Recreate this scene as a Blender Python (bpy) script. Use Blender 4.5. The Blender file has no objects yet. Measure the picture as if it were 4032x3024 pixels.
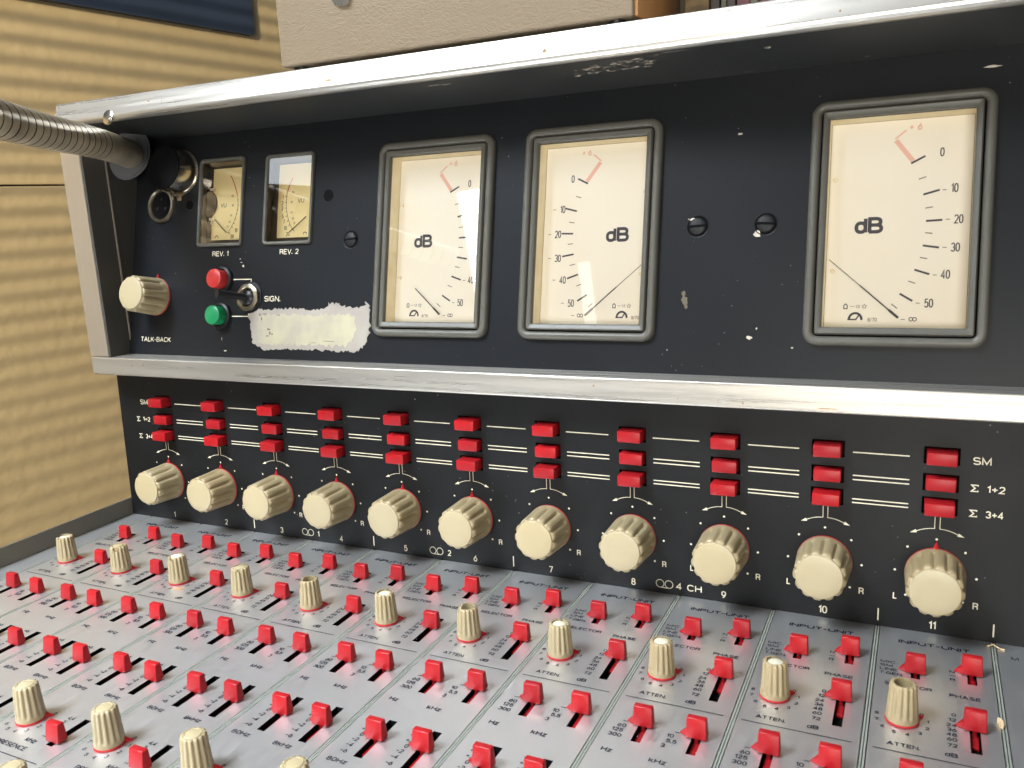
import bpy, bmesh, math, random
from mathutils import Vector, Matrix
random.seed(7)
PI = math.pi
CM = 0.01
scene = bpy.context.scene
C = scene.collection

# ------------------------------------------------------------------ render / view
scene.render.engine = 'CYCLES'
scene.view_settings.view_transform = 'Standard'
scene.view_settings.look = 'None'
scene.view_settings.gamma = 1
scene.view_settings.exposure = 0.0
scene.cycles.max_bounces = 8
scene.render.filter_size = 1.15
scene.cycles.transparent_max_bounces = 12

# ------------------------------------------------------------------ materials
MATS = {}
def mat(name, col, rough=0.5, metal=0.0, spec=0.5, bump=None, fleck=None, vary=None, coat=0.0, sss=0.0, aniso=None, stain=None, rnd=None):
    """bump=(scale, strength, dist_m[, stretch]); fleck=(scale, size, colour, amount); vary=(scale, factor colour, amount)"""
    if name in MATS: return MATS[name]
    m = bpy.data.materials.new(name); m.use_nodes = True
    nt = m.node_tree; N = nt.nodes; L = nt.links
    b = N['Principled BSDF']
    b.inputs['Base Color'].default_value = (*col, 1)
    b.inputs['Roughness'].default_value = rough
    b.inputs['Metallic'].default_value = metal
    b.inputs['Specular IOR Level'].default_value = spec
    b.inputs['Coat Weight'].default_value = coat
    b.inputs['Coat Roughness'].default_value = 0.1
    if sss:
        b.inputs['Subsurface Weight'].default_value = sss
        b.inputs['Subsurface Radius'].default_value = (0.004, 0.002, 0.001)
        b.inputs['Subsurface Scale'].default_value = 1.0
    tc = N.new('ShaderNodeTexCoord')
    src = None
    def noise(scale, detail=4, stretch=None):
        n = N.new('ShaderNodeTexNoise'); n.inputs['Scale'].default_value = scale; n.inputs['Detail'].default_value = detail
        if stretch:
            mp = N.new('ShaderNodeMapping'); mp.inputs['Scale'].default_value = stretch
            L.new(tc.outputs['Object'], mp.inputs['Vector']); L.new(mp.outputs[0], n.inputs['Vector'])
        else: L.new(tc.outputs['Object'], n.inputs['Vector'])
        return n
    def mix(fac, a, bcol):
        mx = N.new('ShaderNodeMix'); mx.data_type = 'RGBA'
        L.new(fac, mx.inputs['Factor'])
        if hasattr(a, 'links'): L.new(a, mx.inputs['A'])
        else: mx.inputs['A'].default_value = (*a, 1)
        mx.inputs['B'].default_value = (*bcol, 1)
        return mx.outputs['Result']
    def ramp(s, lo, hi, v0=0, v1=1):
        r = N.new('ShaderNodeMapRange'); r.inputs['From Min'].default_value = lo; r.inputs['From Max'].default_value = hi
        r.inputs['To Min'].default_value = v0; r.inputs['To Max'].default_value = v1
        L.new(s, r.inputs['Value']); return r.outputs[0]
    cur = col
    if vary:
        n = noise(vary[0], 5, vary[3] if len(vary) > 3 else None)
        cur = mix(ramp(n.outputs['Fac'], .38, .66, 0, vary[2]), cur, vary[1])
    if stain:
        n = noise(stain[0], 8)
        cur = mix(ramp(n.outputs['Fac'], stain[3], stain[3]+.05, 0, stain[2]), cur, stain[1])
    if fleck:
        v = N.new('ShaderNodeTexVoronoi'); v.inputs['Scale'].default_value = fleck[0]; v.inputs['Randomness'].default_value = 1
        L.new(tc.outputs['Object'], v.inputs['Vector'])
        n = noise(fleck[0]*.13, 3)
        sz = ramp(n.outputs['Fac'], .45, .75, 0.0, fleck[1])
        lt = N.new('ShaderNodeMath'); lt.operation = 'LESS_THAN'; L.new(v.outputs['Distance'], lt.inputs[0]); L.new(sz, lt.inputs[1])
        mu = N.new('ShaderNodeMath'); mu.operation = 'MULTIPLY'; L.new(lt.outputs[0], mu.inputs[0]); mu.inputs[1].default_value = fleck[3]
        cur = mix(mu.outputs[0], cur, fleck[2])
    if rnd:
        oi = N.new('ShaderNodeObjectInfo'); mu2 = N.new('ShaderNodeMath'); mu2.operation = 'MULTIPLY'; L.new(oi.outputs['Random'], mu2.inputs[0]); mu2.inputs[1].default_value = rnd[1]
        cur = mix(mu2.outputs[0], cur, rnd[0])
    if hasattr(cur, 'links'): L.new(cur, b.inputs['Base Color'])
    if bump:
        n = noise(bump[0], 3, bump[3] if len(bump) > 3 else None)
        bp = N.new('ShaderNodeBump'); bp.inputs['Strength'].default_value = bump[1]; bp.inputs['Distance'].default_value = bump[2]
        L.new(n.outputs['Fac'], bp.inputs['Height']); L.new(bp.outputs[0], b.inputs['Normal'])
    if aniso is not None:
        n = noise(aniso[0], 4, aniso[1])
        L.new(ramp(n.outputs['Fac'], .3, .7, aniso[2], aniso[3]), b.inputs['Roughness'])
    MATS[name] = m
    return m

CREAMP = mat('aged_cream_plastic', (0.315, 0.262, 0.155), 0.36, vary=(60, (0.24, 0.188, 0.10), .5), bump=(900, .10, .0002), sss=.06, rnd=((.28, .20, .095), .45))
CREAMC = mat('cream_cap_plastic', (0.355, 0.302, 0.19), 0.40, vary=(80, (0.30, 0.24, 0.14), .35), fleck=(500, .12, (.8, .75, .6), .5), stain=(90, (.35, .26, .13), .6, .66), rnd=((.37, .29, .15), .5))
CREAMW = mat('pale_insert_plastic', (0.58, 0.54, 0.41), 0.55, vary=(120, (0.5, 0.42, 0.25), .5), bump=(500, .3, .0003))
GREYIN = mat('grey_socket_plastic', (0.30, 0.28, 0.23), 0.6, vary=(120, (0.22, 0.2, 0.15), .5))
RED = mat('red_plastic', (0.36, 0.0085, 0.0115), 0.34, spec=.22, rnd=((.25, .010, .014), .8), vary=(70, (0.25, 0.009, 0.012), .7), bump=(350, .12, .0003), fleck=(420, .10, (.75, .45, .4), .5))
REDK = mat('red_pointer_plastic', (0.36, 0.012, 0.016), 0.4, spec=.3)
REDB = mat('red_cap_plastic', (0.44, 0.03, 0.028), 0.33, fleck=(500, .1, (.8, .5, .4), .5))
GREENB = mat('green_cap_plastic', (0.008, 0.20, 0.072), 0.33, fleck=(500, .1, (.3, .6, .4), .5))
BLACK = mat('black_plastic', (0.010, 0.010, 0.012), 0.34, spec=.35)
VOID = mat('dark_interior', (0.004, 0.004, 0.0045), 0.9, spec=.1)
PANEL = mat('charcoal_enamel', (0.0090, 0.0100, 0.0120), 0.36, vary=(9, (0.013, 0.014, 0.016), .8), bump=(1400, .06, .0002), fleck=(260, .10, (.26, .26, .24), .8), spec=.16)
PANELR = mat('black_enamel', (0.0065, 0.0068, 0.0075), 0.42, spec=.16, vary=(12, (0.014, 0.0145, 0.015), .7), bump=(1400, .05, .0002), fleck=(300, .09, (.45, .43, .38), .8))
SOFFIT = mat('scuffed_black_enamel', (0.028, 0.030, 0.030), 0.42, vary=(14, (0.045, 0.045, 0.042), .6), fleck=(200, .08, (.5, .48, .42), .8))
CHEEK = mat('dark_brown_enamel', (0.042, 0.040, 0.036), 0.42, vary=(12, (0.07, 0.062, 0.05), .5))
ALU = mat('brushed_aluminium', (0.57, 0.545, 0.50), 0.34, metal=.78, vary=(30, (0.58, 0.53, 0.45), .5, (.05, 1, 1)), aniso=(600, (.02, 1, 1), .24, .42), fleck=(160, .09, (.32, .22, .12), .8), bump=(900, .12, .0001, (.02, 1, 1)))
ALUV = mat('brushed_aluminium_upright', (0.52, 0.46, 0.38), 0.38, metal=.7, vary=(30, (0.44, 0.38, 0.30), .5, (1, 1, .05)), aniso=(600, (1, 1, .02), .28, .46), fleck=(130, .09, (.25, .16, .09), .8))
DESK = mat('silver_anodised_plate', (0.73, 0.73, 0.73), 0.38, metal=.90, vary=(11, (0.67, 0.67, 0.665), .6), aniso=(900, (1, .08, 1), .35, .44), fleck=(230, .10, (.92, .9, .86), .8), stain=(40, (.52, .47, .40), .5, .69))
STRIP = mat('pale_green_trim', (0.26, 0.28, 0.245), 0.40, metal=.15, vary=(60, (0.30, 0.31, 0.26), .6), fleck=(200, .1, (.12, .11, .09), .8))
INK = mat('black_ink', (0.012, 0.013, 0.022), 0.6, spec=.2)
CREAMINK = mat('cream_ink', (0.66, 0.61, 0.46), 0.55, vary=(150, (0.5, 0.46, 0.34), .6))
BEZEL = mat('grey_green_bezel', (0.080, 0.077, 0.064), 0.40, spec=.35, vary=(50, (0.10, 0.097, 0.082), .5), bump=(500, .05, .0002))
CARD = mat('cream_scale_card', (0.92, 0.88, 0.78), 0.7, vary=(22, (0.90, 0.83, 0.68), .5), fleck=(300, .06, (.3, .2, .12), .7))
CARDW = mat('cream_housing', (0.92, 0.84, 0.62), 0.6, vary=(60, (0.6, 0.42, 0.2), .4))
CARDVU = mat('yellow_scale_card', (0.88, 0.72, 0.36), 0.7, vary=(60, (0.80, 0.62, 0.27), .5))
HOUSE = mat('smoked_brown_housing', (0.07, 0.05, 0.035), 0.35)
SCALEINK = mat('scale_ink', (0.05, 0.045, 0.06), 0.6)
SCALEPALE = mat('faded_scale_ink', (0.22, 0.18, 0.15), 0.6)
SCALERED = mat('faded_red_scale_ink', (0.86, 0.50, 0.41), 0.6)
SCALEREDV = mat('red_scale_ink', (0.60, 0.10, 0.10), 0.6)
NEEDLE = mat('needle_black', (0.03, 0.025, 0.035), 0.5)
CHROME = mat('worn_chrome', (0.72, 0.67, 0.58), 0.20, metal=1.0, vary=(40, (0.4, 0.34, 0.26), .5))
NICKEL = mat('tarnished_nickel', (0.36, 0.32, 0.24), 0.32, metal=.9, vary=(60, (0.2, 0.17, 0.12), .7))
GOOSE = mat('gooseneck_steel', (0.52, 0.44, 0.31), 0.36, metal=.35, vary=(50, (0.24, 0.20, 0.14), .7))
DARKSTEEL = mat('dark_steel', (0.014, 0.016, 0.020), 0.40, metal=.2)
PAPER = mat('torn_paper_label', (0.29, 0.265, 0.23), 0.8, vary=(50, (0.24, 0.215, 0.195), .8), stain=(45, (.30, .25, .18), .9, .66), bump=(160, .5, .001))
PAPERY = mat('yellowed_paper', (0.36, 0.335, 0.23), 0.8, vary=(90, (0.29, 0.27, 0.215), .9), stain=(60, (.35, .28, .18), .9, .67), bump=(200, .5, .001))
CHIP = mat('bare_paint_chip', (0.55, 0.50, 0.42), 0.7, vary=(300, (0.3, 0.26, 0.2), .6))
CHIPB = mat('brown_residue', (0.33, 0.22, 0.11), 0.8)
WOOD = mat('pale_wood_splinter', (0.72, 0.52, 0.30), 0.7, bump=(300, .5, .0005))
NAVY = mat('navy_board', (0.022, 0.034, 0.062), 0.55, vary=(8, (0.03, 0.045, 0.08), .6))
CASESIDE = mat('tan_case_side', (0.52, 0.25, 0.09), 0.55, vary=(10, (0.58, 0.32, 0.13), .6), bump=(300, .2, .0004))
WICKER = mat('brown_wicker', (0.20, 0.14, 0.06), 0.7, vary=(120, (0.09, 0.06, 0.03), .9, (1, 1, 3)), bump=(200, .6, .001))
BOOK1 = mat('dark_binding', (0.035, 0.025, 0.02), 0.5)
BOOK2 = mat('olive_binding', (0.09, 0.09, 0.06), 0.5)
BOOK3 = mat('maroon_binding', (0.10, 0.03, 0.035), 0.5)

def leather():
    m = bpy.data.materials.new('crinkled_beige_leatherette'); m.use_nodes = True
    nt = m.node_tree; N = nt.nodes; L = nt.links; b = N['Principled BSDF']
    b.inputs['Roughness'].default_value = .5
    tc = N.new('ShaderNodeTexCoord')
    mp = N.new('ShaderNodeMapping'); mp.inputs['Scale'].default_value = (1, 1, 1.9); L.new(tc.outputs['Object'], mp.inputs[0])
    ds = N.new('ShaderNodeTexNoise'); ds.inputs['Scale'].default_value = 60; L.new(mp.outputs[0], ds.inputs['Vector'])
    ad = N.new('ShaderNodeMix'); ad.data_type = 'VECTOR'; ad.inputs['Factor'].default_value = .018
    L.new(mp.outputs[0], ad.inputs['A']); L.new(ds.outputs['Color'], ad.inputs['B'])
    v = N.new('ShaderNodeTexVoronoi'); v.feature = 'DISTANCE_TO_EDGE'; v.inputs['Scale'].default_value = 360; L.new(ad.outputs['Result'], v.inputs['Vector'])
    r = N.new('ShaderNodeMapRange'); r.inputs['From Max'].default_value = .22; L.new(v.outputs['Distance'], r.inputs['Value'])
    n2 = N.new('ShaderNodeTexNoise'); n2.inputs['Scale'].default_value = 130; n2.inputs['Detail'].default_value = 5; L.new(mp.outputs[0], n2.inputs['Vector'])
    mu = N.new('ShaderNodeMath'); mu.operation = 'MULTIPLY'; L.new(r.outputs[0], mu.inputs[0]); L.new(n2.outputs['Fac'], mu.inputs[1])
    bp = N.new('ShaderNodeBump'); bp.inputs['Strength'].default_value = .34; bp.inputs['Distance'].default_value = .0005
    L.new(mu.outputs[0], bp.inputs['Height']); L.new(bp.outputs[0], b.inputs['Normal'])
    n3 = N.new('ShaderNodeTexNoise'); n3.inputs['Scale'].default_value = 14; n3.inputs['Detail'].default_value = 6; L.new(tc.outputs['Object'], n3.inputs['Vector'])
    mr = N.new('ShaderNodeMapRange'); mr.inputs['From Min'].default_value = .64; mr.inputs['From Max'].default_value = .70; L.new(n3.outputs['Fac'], mr.inputs['Value'])
    mx = N.new('ShaderNodeMix'); mx.data_type = 'RGBA'; mx.inputs['A'].default_value = (.235, .182, .122, 1); mx.inputs['B'].default_value = (.22, .13, .055, 1)
    L.new(mr.outputs[0], mx.inputs['Factor']); L.new(mx.outputs['Result'], b.inputs['Base Color'])
    return m
LEATHER = leather()

def plaster():
    m = bpy.data.materials.new('yellow_painted_plaster'); m.use_nodes = True
    nt = m.node_tree; N = nt.nodes; L = nt.links; b = N['Principled BSDF']
    b.inputs['Roughness'].default_value = .55
    tc = N.new('ShaderNodeTexCoord')
    n = N.new('ShaderNodeTexNoise'); n.inputs['Scale'].default_value = 110; n.inputs['Detail'].default_value = 4; n.inputs['Roughness'].default_value = .45
    L.new(tc.outputs['Object'], n.inputs['Vector'])
    n2 = N.new('ShaderNodeTexNoise'); n2.inputs['Scale'].default_value = 45; n2.inputs['Detail'].default_value = 2; L.new(tc.outputs['Object'], n2.inputs['Vector'])
    ad = N.new('ShaderNodeMath'); ad.operation = 'ADD'; L.new(n.outputs['Fac'], ad.inputs[0]); L.new(n2.outputs['Fac'], ad.inputs[1])
    bp = N.new('ShaderNodeBump'); bp.inputs['Strength'].default_value = .42; bp.inputs['Distance'].default_value = .0014
    L.new(ad.outputs[0], bp.inputs['Height']); L.new(bp.outputs[0], b.inputs['Normal'])
    mx = N.new('ShaderNodeMix'); mx.data_type = 'RGBA'; mx.inputs['A'].default_value = (.42, .33, .19, 1); mx.inputs['B'].default_value = (.47, .375, .22, 1)
    L.new(n2.outputs['Fac'], mx.inputs['Factor']); L.new(mx.outputs['Result'], b.inputs['Base Color'])
    return m
PLASTER = plaster()

def glass_mat(name, tint=(1, 1, 1), base=.065):
    m = bpy.data.materials.new(name); m.use_nodes = True
    nt = m.node_tree; N = nt.nodes; L = nt.links; N.remove(N['Principled BSDF'])
    tr = N.new('ShaderNodeBsdfTransparent'); tr.inputs[0].default_value = (*tint, 1)
    gl = N.new('ShaderNodeBsdfGlossy'); gl.inputs['Roughness'].default_value = .02
    fr = N.new('ShaderNodeFresnel'); fr.inputs['IOR'].default_value = 1.55
    tc = N.new('ShaderNodeTexCoord'); nz = N.new('ShaderNodeTexNoise'); nz.inputs['Scale'].default_value = 45; L.new(tc.outputs['Object'], nz.inputs['Vector'])
    bp = N.new('ShaderNodeBump'); bp.inputs['Strength'].default_value = .02; bp.inputs['Distance'].default_value = .0006
    L.new(nz.outputs['Fac'], bp.inputs['Height']); L.new(bp.outputs[0], gl.inputs['Normal'])
    ad = N.new('ShaderNodeMath'); ad.operation = 'ADD'; ad.inputs[1].default_value = base; L.new(fr.outputs[0], ad.inputs[0])
    mx = N.new('ShaderNodeMixShader'); L.new(ad.outputs[0], mx.inputs[0]); L.new(tr.outputs[0], mx.inputs[1]); L.new(gl.outputs[0], mx.inputs[2])
    L.new(mx.outputs[0], N['Material Output'].inputs['Surface'])
    return m
GLASS = glass_mat('meter_glass')

# ------------------------------------------------------------------ mesh helpers (all lengths in cm)
class MB:
    def __init__(s): s.v = []; s.f = []; s.m = []
    def add(s, verts, faces, mi=0, M=None):
        k = len(s.v)
        s.v += [tuple(M @ Vector(v)) if M is not None else tuple(v) for v in verts]
        s.f += [tuple(i+k for i in f) for f in faces]; s.m += [mi]*len(faces)
    def quad(s, a, b, c, d, mi=0, M=None): s.add([a, b, c, d], [(0, 1, 2, 3)], mi, M)
    def box(s, x0, x1, y0, y1, z0, z1, mi=0, M=None):
        v = [(x, y, z) for z in (z0, z1) for y in (y0, y1) for x in (x0, x1)]
        s.add(v, [(0, 2, 3, 1), (4, 5, 7, 6), (0, 1, 5, 4), (2, 6, 7, 3), (0, 4, 6, 2), (1, 3, 7, 5)], mi, M)
    def rbox(s, x0, x1, y0, y1, z0, z1, r=.05, mi=0, M=None, taper=None, segs=2):
        bm = bmesh.new()
        v = [(x, y, z) for z in (z0, z1) for y in (y0, y1) for x in (x0, x1)]
        if taper:
            cx, cy = (x0+x1)/2, (y0+y1)/2
            v = v[:4] + [(cx+(p[0]-cx)*taper[0], cy+(p[1]-cy)*taper[1]+(taper[2] if len(taper) > 2 else 0), p[2]) for p in v[4:]]
        bv = [bm.verts.new(p) for p in v]
        for f in [(0, 2, 3, 1), (4, 5, 7, 6), (0, 1, 5, 4), (2, 6, 7, 3), (0, 4, 6, 2), (1, 3, 7, 5)]: bm.faces.new([bv[i] for i in f])
        bmesh.ops.bevel(bm, geom=list(bm.edges), offset=r, segments=segs, profile=.5, affect='EDGES')
        bm.verts.ensure_lookup_table()
        for i, q in enumerate(bm.verts): q.index = i
        s.add([tuple(q.co) for q in bm.verts], [tuple(q.index for q in f.verts) for f in bm.faces], mi, M)
        bm.free()
    def prism(s, poly, z0, z1, mi=0, M=None, side=None):
        n = len(poly)
        v = [(p[0], p[1], z0) for p in poly] + [(p[0], p[1], z1) for p in poly]
        s.add(v, [tuple(range(n, 2*n)), tuple(reversed(range(n)))], mi, M)
        s.add(v, [(i, (i+1) % n, n+(i+1) % n, n+i) for i in range(n)], mi if side is None else side, M)
    def lathe(s, prof, n=32, mi=0, M=None, cap0=False, cap1=True):
        v = []
        for r, z in prof: v += [(r*math.cos(2*PI*i/n), r*math.sin(2*PI*i/n), z) for i in range(n)]
        f = []
        for k in range(len(prof)-1):
            f += [(k*n+i, k*n+(i+1) % n, (k+1)*n+(i+1) % n, (k+1)*n+i) for i in range(n)]
        if cap1: f.append(tuple((len(prof)-1)*n+i for i in range(n)))
        if cap0: f.append(tuple(reversed(range(n))))
        s.add(v, f, mi, M)
    def line(s, pts, w, z=0.0, mi=0, M=None, closed=False):
        n = len(pts); rng = range(n if closed else n-1)
        for i in rng:
            a = Vector(pts[i][:2]); b = Vector(pts[(i+1) % n][:2]); d = (b-a)
            if d.length < 1e-6: continue
            d.normalize(); p = Vector((-d.y, d.x))*w/2; e = d*w*.25 if n > 2 else d*0
            a2, b2 = a-e, b+e
            s.quad((a2.x-p.x, a2.y-p.y, z), (b2.x-p.x, b2.y-p.y, z), (b2.x+p.x, b2.y+p.y, z), (a2.x+p.x, a2.y+p.y, z), mi, M)
    def disc(s, x, y, r, z=0, mi=0, M=None, n=14):
        s.add([(x+r*math.cos(2*PI*i/n), y+r*math.sin(2*PI*i/n), z) for i in range(n)], [tuple(range(n))], mi, M)
    def tube(s, pts, rad, n=16, mi=0, M=None, caps=True):
        pts = [Vector(p) for p in pts]; v = []; f = []
        ref = Vector((0, 0, 1))
        for i, p in enumerate(pts):
            d = (pts[min(i+1, len(pts)-1)]-pts[max(i-1, 0)]).normalized()
            a = d.cross(ref).normalized() if abs(d.dot(ref)) < .97 else d.cross(Vector((1, 0, 0))).normalized(); b = d.cross(a).normalized()
            r = rad[i] if isinstance(rad, (list, tuple)) else rad
            v += [tuple(p+a*r*math.cos(2*PI*k/n)+b*r*math.sin(2*PI*k/n)) for k in range(n)]
        for k in range(len(pts)-1): f += [(k*n+i, k*n+(i+1) % n, (k+1)*n+(i+1) % n, (k+1)*n+i) for i in range(n)]
        if caps: f += [tuple(reversed(range(n))), tuple((len(pts)-1)*n+i for i in range(n))]
        s.add(v, f, mi, M)
    def mesh(s, name, mats, smooth=None):
        me = bpy.data.meshes.new(name)
        me.from_pydata([(a*CM, b*CM, c*CM) for a, b, c in s.v], [], s.f)
        for m in mats: me.materials.append(m)
        for p, i in zip(me.polygons, s.m): p.material_index = i
        if smooth:
            bm = bmesh.new(); bm.from_mesh(me); bmesh.ops.remove_doubles(bm, verts=bm.verts, dist=1e-6)
            bmesh.ops.recalc_face_normals(bm, faces=bm.faces); bm.to_mesh(me); bm.free()
            me.shade_smooth(); me.set_sharp_from_angle(angle=math.radians(smooth))
        me.update(); return me
    def build(s, name, mats, parent=None, M=None, smooth=None, label=None):
        if not isinstance(mats, (list, tuple)): mats = [mats]
        return put(name, s.mesh(name, mats, smooth), parent, M, label)

def mcm(M):
    """frame in cm -> frame in metres"""
    A = M.copy(); A.translation = M.translation*CM; return A
WORLD = {}
def put(name, me, parent=None, M=None, label=None):
    o = bpy.data.objects.new(name, me); C.objects.link(o)
    Wm = mcm(M) if M is not None else Matrix.Identity(4)
    if parent is not None:
        o.parent = parent; PW = WORLD[parent.name]
        o.matrix_basis = PW.inverted() @ Wm
    else: o.matrix_basis = Wm
    WORLD[o.name] = Wm
    if label: o['label'] = label
    return o
def thing(name, label, cat, M, group=None, kind=None):
    o = put(name, None, None, M); o.empty_display_size = .02
    o['label'] = label; o['category'] = cat
    if group: o['group'] = group
    if kind: o['kind'] = kind
    return o
def tag(o, label, cat, group=None):
    o['label'] = label; o['category'] = cat
    if group: o['group'] = group


# a drawn grotesque alphabet: every letter is a set of pen strokes of even width
def _arc(cx, cy, rx, ry, a0, a1, n=None, p=2.35):
    n = n or max(4, int(abs(a1-a0)/18)); o = []
    for i in range(n+1):
        a = math.radians(a0+(a1-a0)*i/n); c, d = math.cos(a), math.sin(a)
        o.append((cx+rx*math.copysign(abs(c)**(2/p), c), cy+ry*math.copysign(abs(d)**(2/p), d)))
    return o
def _glyphs():
    G = {}; A = _arc
    G['A'] = (.78, [[(0, 0), (.39, 1), (.78, 0)], [(.14, .33), (.64, .33)]])
    G['B'] = (.66, [[(0, 0), (0, 1), (.36, 1)]+A(.36, .76, .25, .24, 90, -90)+[(0, .52)], [(.36, .52)]+A(.38, .26, .28, .26, 90, -90)+[(0, 0)]])
    G['C'] = (.72, [A(.38, .5, .38, .5, 42, 318)])
    G['E'] = (.58, [[(.58, 1), (0, 1), (0, 0), (.58, 0)], [(0, .52), (.52, .52)]])
    G['G'] = (.76, [A(.38, .5, .38, .5, 42, 300)+[(.74, .12), (.74, .46), (.42, .46)]])
    G['H'] = (.68, [[(0, 0), (0, 1)], [(.68, 0), (.68, 1)], [(0, .52), (.68, .52)]])
    G['I'] = (.0, [[(0, 0), (0, 1)]])
    G['K'] = (.66, [[(0, 0), (0, 1)], [(.62, 1), (0, .38)], [(.22, .58), (.66, 0)]])
    G['L'] = (.52, [[(0, 1), (0, 0), (.52, 0)]])
    G['M'] = (.80, [[(0, 0), (0, 1), (.40, .1), (.80, 1), (.80, 0)]])
    G['N'] = (.68, [[(0, 0), (0, 1), (.68, 0), (.68, 1)]])
    G['O'] = (.78, [A(.39, .5, .39, .5, 0, 360)])
    G['P'] = (.62, [[(0, 0), (0, 1), (.34, 1)]+A(.34, .74, .28, .26, 90, -90)+[(0, .48)]])
    G['R'] = (.66, [[(0, 0), (0, 1), (.36, 1)]+A(.36, .75, .27, .25, 90, -90)+[(0, .50)], [(.40, .50), (.60, .36), (.62, 0)]])
    G['S'] = (.66, [A(.33, .745, .30, .255, 25, 255)[:]+[(.40, .49)]+A(.34, .255, .32, .255, 60, -155)])
    G['T'] = (.64, [[(0, 1), (.64, 1)], [(.32, 1), (.32, 0)]])
    G['U'] = (.68, [[(0, 1), (0, .35)]+A(.34, .35, .34, .35, 180, 360)+[(.68, 1)]])
    G['V'] = (.70, [[(0, 1), (.35, 0), (.70, 1)]])
    G['k'] = (.50, [[(0, 0), (0, 1)], [(.46, .72), (0, .28)], [(.18, .44), (.50, 0)]])
    G['z'] = (.46, [[(0, .70), (.46, .70), (0, 0), (.46, 0)]])
    G['d'] = (.52, [[(.52, 0), (.52, 1)], A(.26, .35, .26, .35, 0, 360)])
    G['0'] = (.56, [A(.28, .5, .28, .5, 0, 360)])
    G['1'] = (.26, [[(0, .80), (.10, .84), (.24, 1), (.24, 0)]])
    G['2'] = (.55, [A(.28, .72, .26, .28, 165, -20)+[(.40, .44), (0, 0), (.55, 0)]])
    G['3'] = (.54, [A(.27, .75, .25, .25, 160, -80)+[(.28, .52)], [(.28, .52)]+A(.27, .26, .27, .26, 80, -160)])
    G['4'] = (.58, [[(.42, 0), (.42, 1), (0, .28), (.58, .28)]])
    G['5'] = (.55, [[(.50, 1), (.10, 1), (.04, .52)]+A(.27, .33, .27, .33, 120, -155)])
    G['6'] = (.56, [[(.42, 1), (.06, .50)]+A(.28, .32, .28, .32, 160, 520)])
    G['7'] = (.54, [[(0, 1), (.54, 1), (.18, 0)]])
    G['8'] = (.56, [A(.28, .76, .23, .24, -90, 270), A(.28, .26, .28, .26, 90, 450)])
    G['9'] = (.56, [A(.28, .68, .28, .32, -20, 340), [(.54, .56), (.40, .2), (.16, 0)]])
    G['+'] = (.58, [[(0, .47), (.58, .47)], [(.29, .16), (.29, .78)]])
    G['-'] = (.34, [[(0, .45), (.34, .45)]]); G['–'] = (.44, [[(0, .45), (.44, .45)]])
    G['.'] = (.0, [[(0, .0), (0, .05)], [(0, .0), (0, .16)]]); G[','] = (.0, [[(.02, .1), (-.04, -.16)]])
    G['/'] = (.34, [[(0, -.05), (.34, 1.05)]])
    G['Σ'] = (.66, [[(.64, .86), (.64, 1), (0, 1), (.36, .5), (0, 0), (.64, 0), (.64, .14)]])
    G[' '] = (.30, [])
    return G
GL = _glyphs(); _W = [.17]
def strip(mb, pts, w, z, mi=0, M=None):
    """one continuous mitred pen stroke"""
    P = [Vector(p) for p in pts]; Q = [P[0]]
    for p in P[1:]:
        if (p-Q[-1]).length > 1e-5: Q.append(p)
    closed = (Q[0]-Q[-1]).length < 1e-4
    if closed: Q = Q[:-1]
    n = len(Q)
    if n < 2: return
    L_, R_ = [], []
    for i, p in enumerate(Q):
        a = Q[i-1] if (closed or i > 0) else None; b = Q[(i+1) % n] if (closed or i < n-1) else None
        d1 = (p-a).normalized() if a is not None else None; d2 = (b-p).normalized() if b is not None else None
        if d1 is None: d1 = d2; 
        if d2 is None: d2 = d1
        t = d1+d2
        t = t.normalized() if t.length > 1e-4 else Vector((-d1.y, d1.x))
        nn = Vector((-t.y, t.x)); k = max(.42, abs(nn.dot(Vector((-d1.y, d1.x)))))
        o = nn*(w/2/k); q = p
        if not closed and i == 0: q = p-d1*w*.12
        if not closed and i == n-1: q = p+d2*w*.12
        L_.append(q+o); R_.append(q-o)
    v = [(p.x, p.y, z) for p in R_]+[(p.x, p.y, z) for p in L_]
    f = [(i, (i+1) % n, n+(i+1) % n, n+i) for i in range(n if closed else n-1)]
    mb.add(v, f, mi, M)
def text(mb, s, x, y, h, w=None, align='c', z=.01, mi=0, M=None, bold=0, shear=0.0, xs=1.0, st=None):
    """letters of cap height h centred vertically on y; w = wanted width; st = stroke width"""
    st = st or h*(_W[0])
    gap = .24; W = 0; items = []
    for ch in s:
        g = GL[ch]; items.append((W, g)); W += g[0]+gap
    W -= gap
    k = h-st
    kx = ((w-st)/W if W > 1e-6 else k) if w else k*xs
    tot = W*kx
    ox = x-tot/2 if align == 'c' else (x+st/2 if align == 'l' else x-tot-st/2)
    i = 0
    for gx, g in items:
        for pl in g[1]:
            strip(mb, [((px+gx)*kx+ox, py*k-k/2+y) for px, py in pl], st, z+.0007*(i % 3), mi, M); i += 1

# ------------------------------------------------------------------ frames of the three panels
AL = math.radians(88.33555); BE = math.radians(77.170877)
def frame(ox, oy, oz, ang):
    c, s = math.cos(ang), math.sin(ang)
    return Matrix(((1, 0, 0, ox), (0, c, -s, oy), (0, s, c, oz), (0, 0, 0, 1)))
MA = frame(0, 0, 0, AL)            # routing panel: x, up, outward
MBp = frame(0, .1, 9.85, BE)       # meter panel
def T(x, y, z=0): return Matrix.Translation((x, y, z))
def Rz(a): return Matrix.Rotation(a, 4, 'Z')

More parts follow.
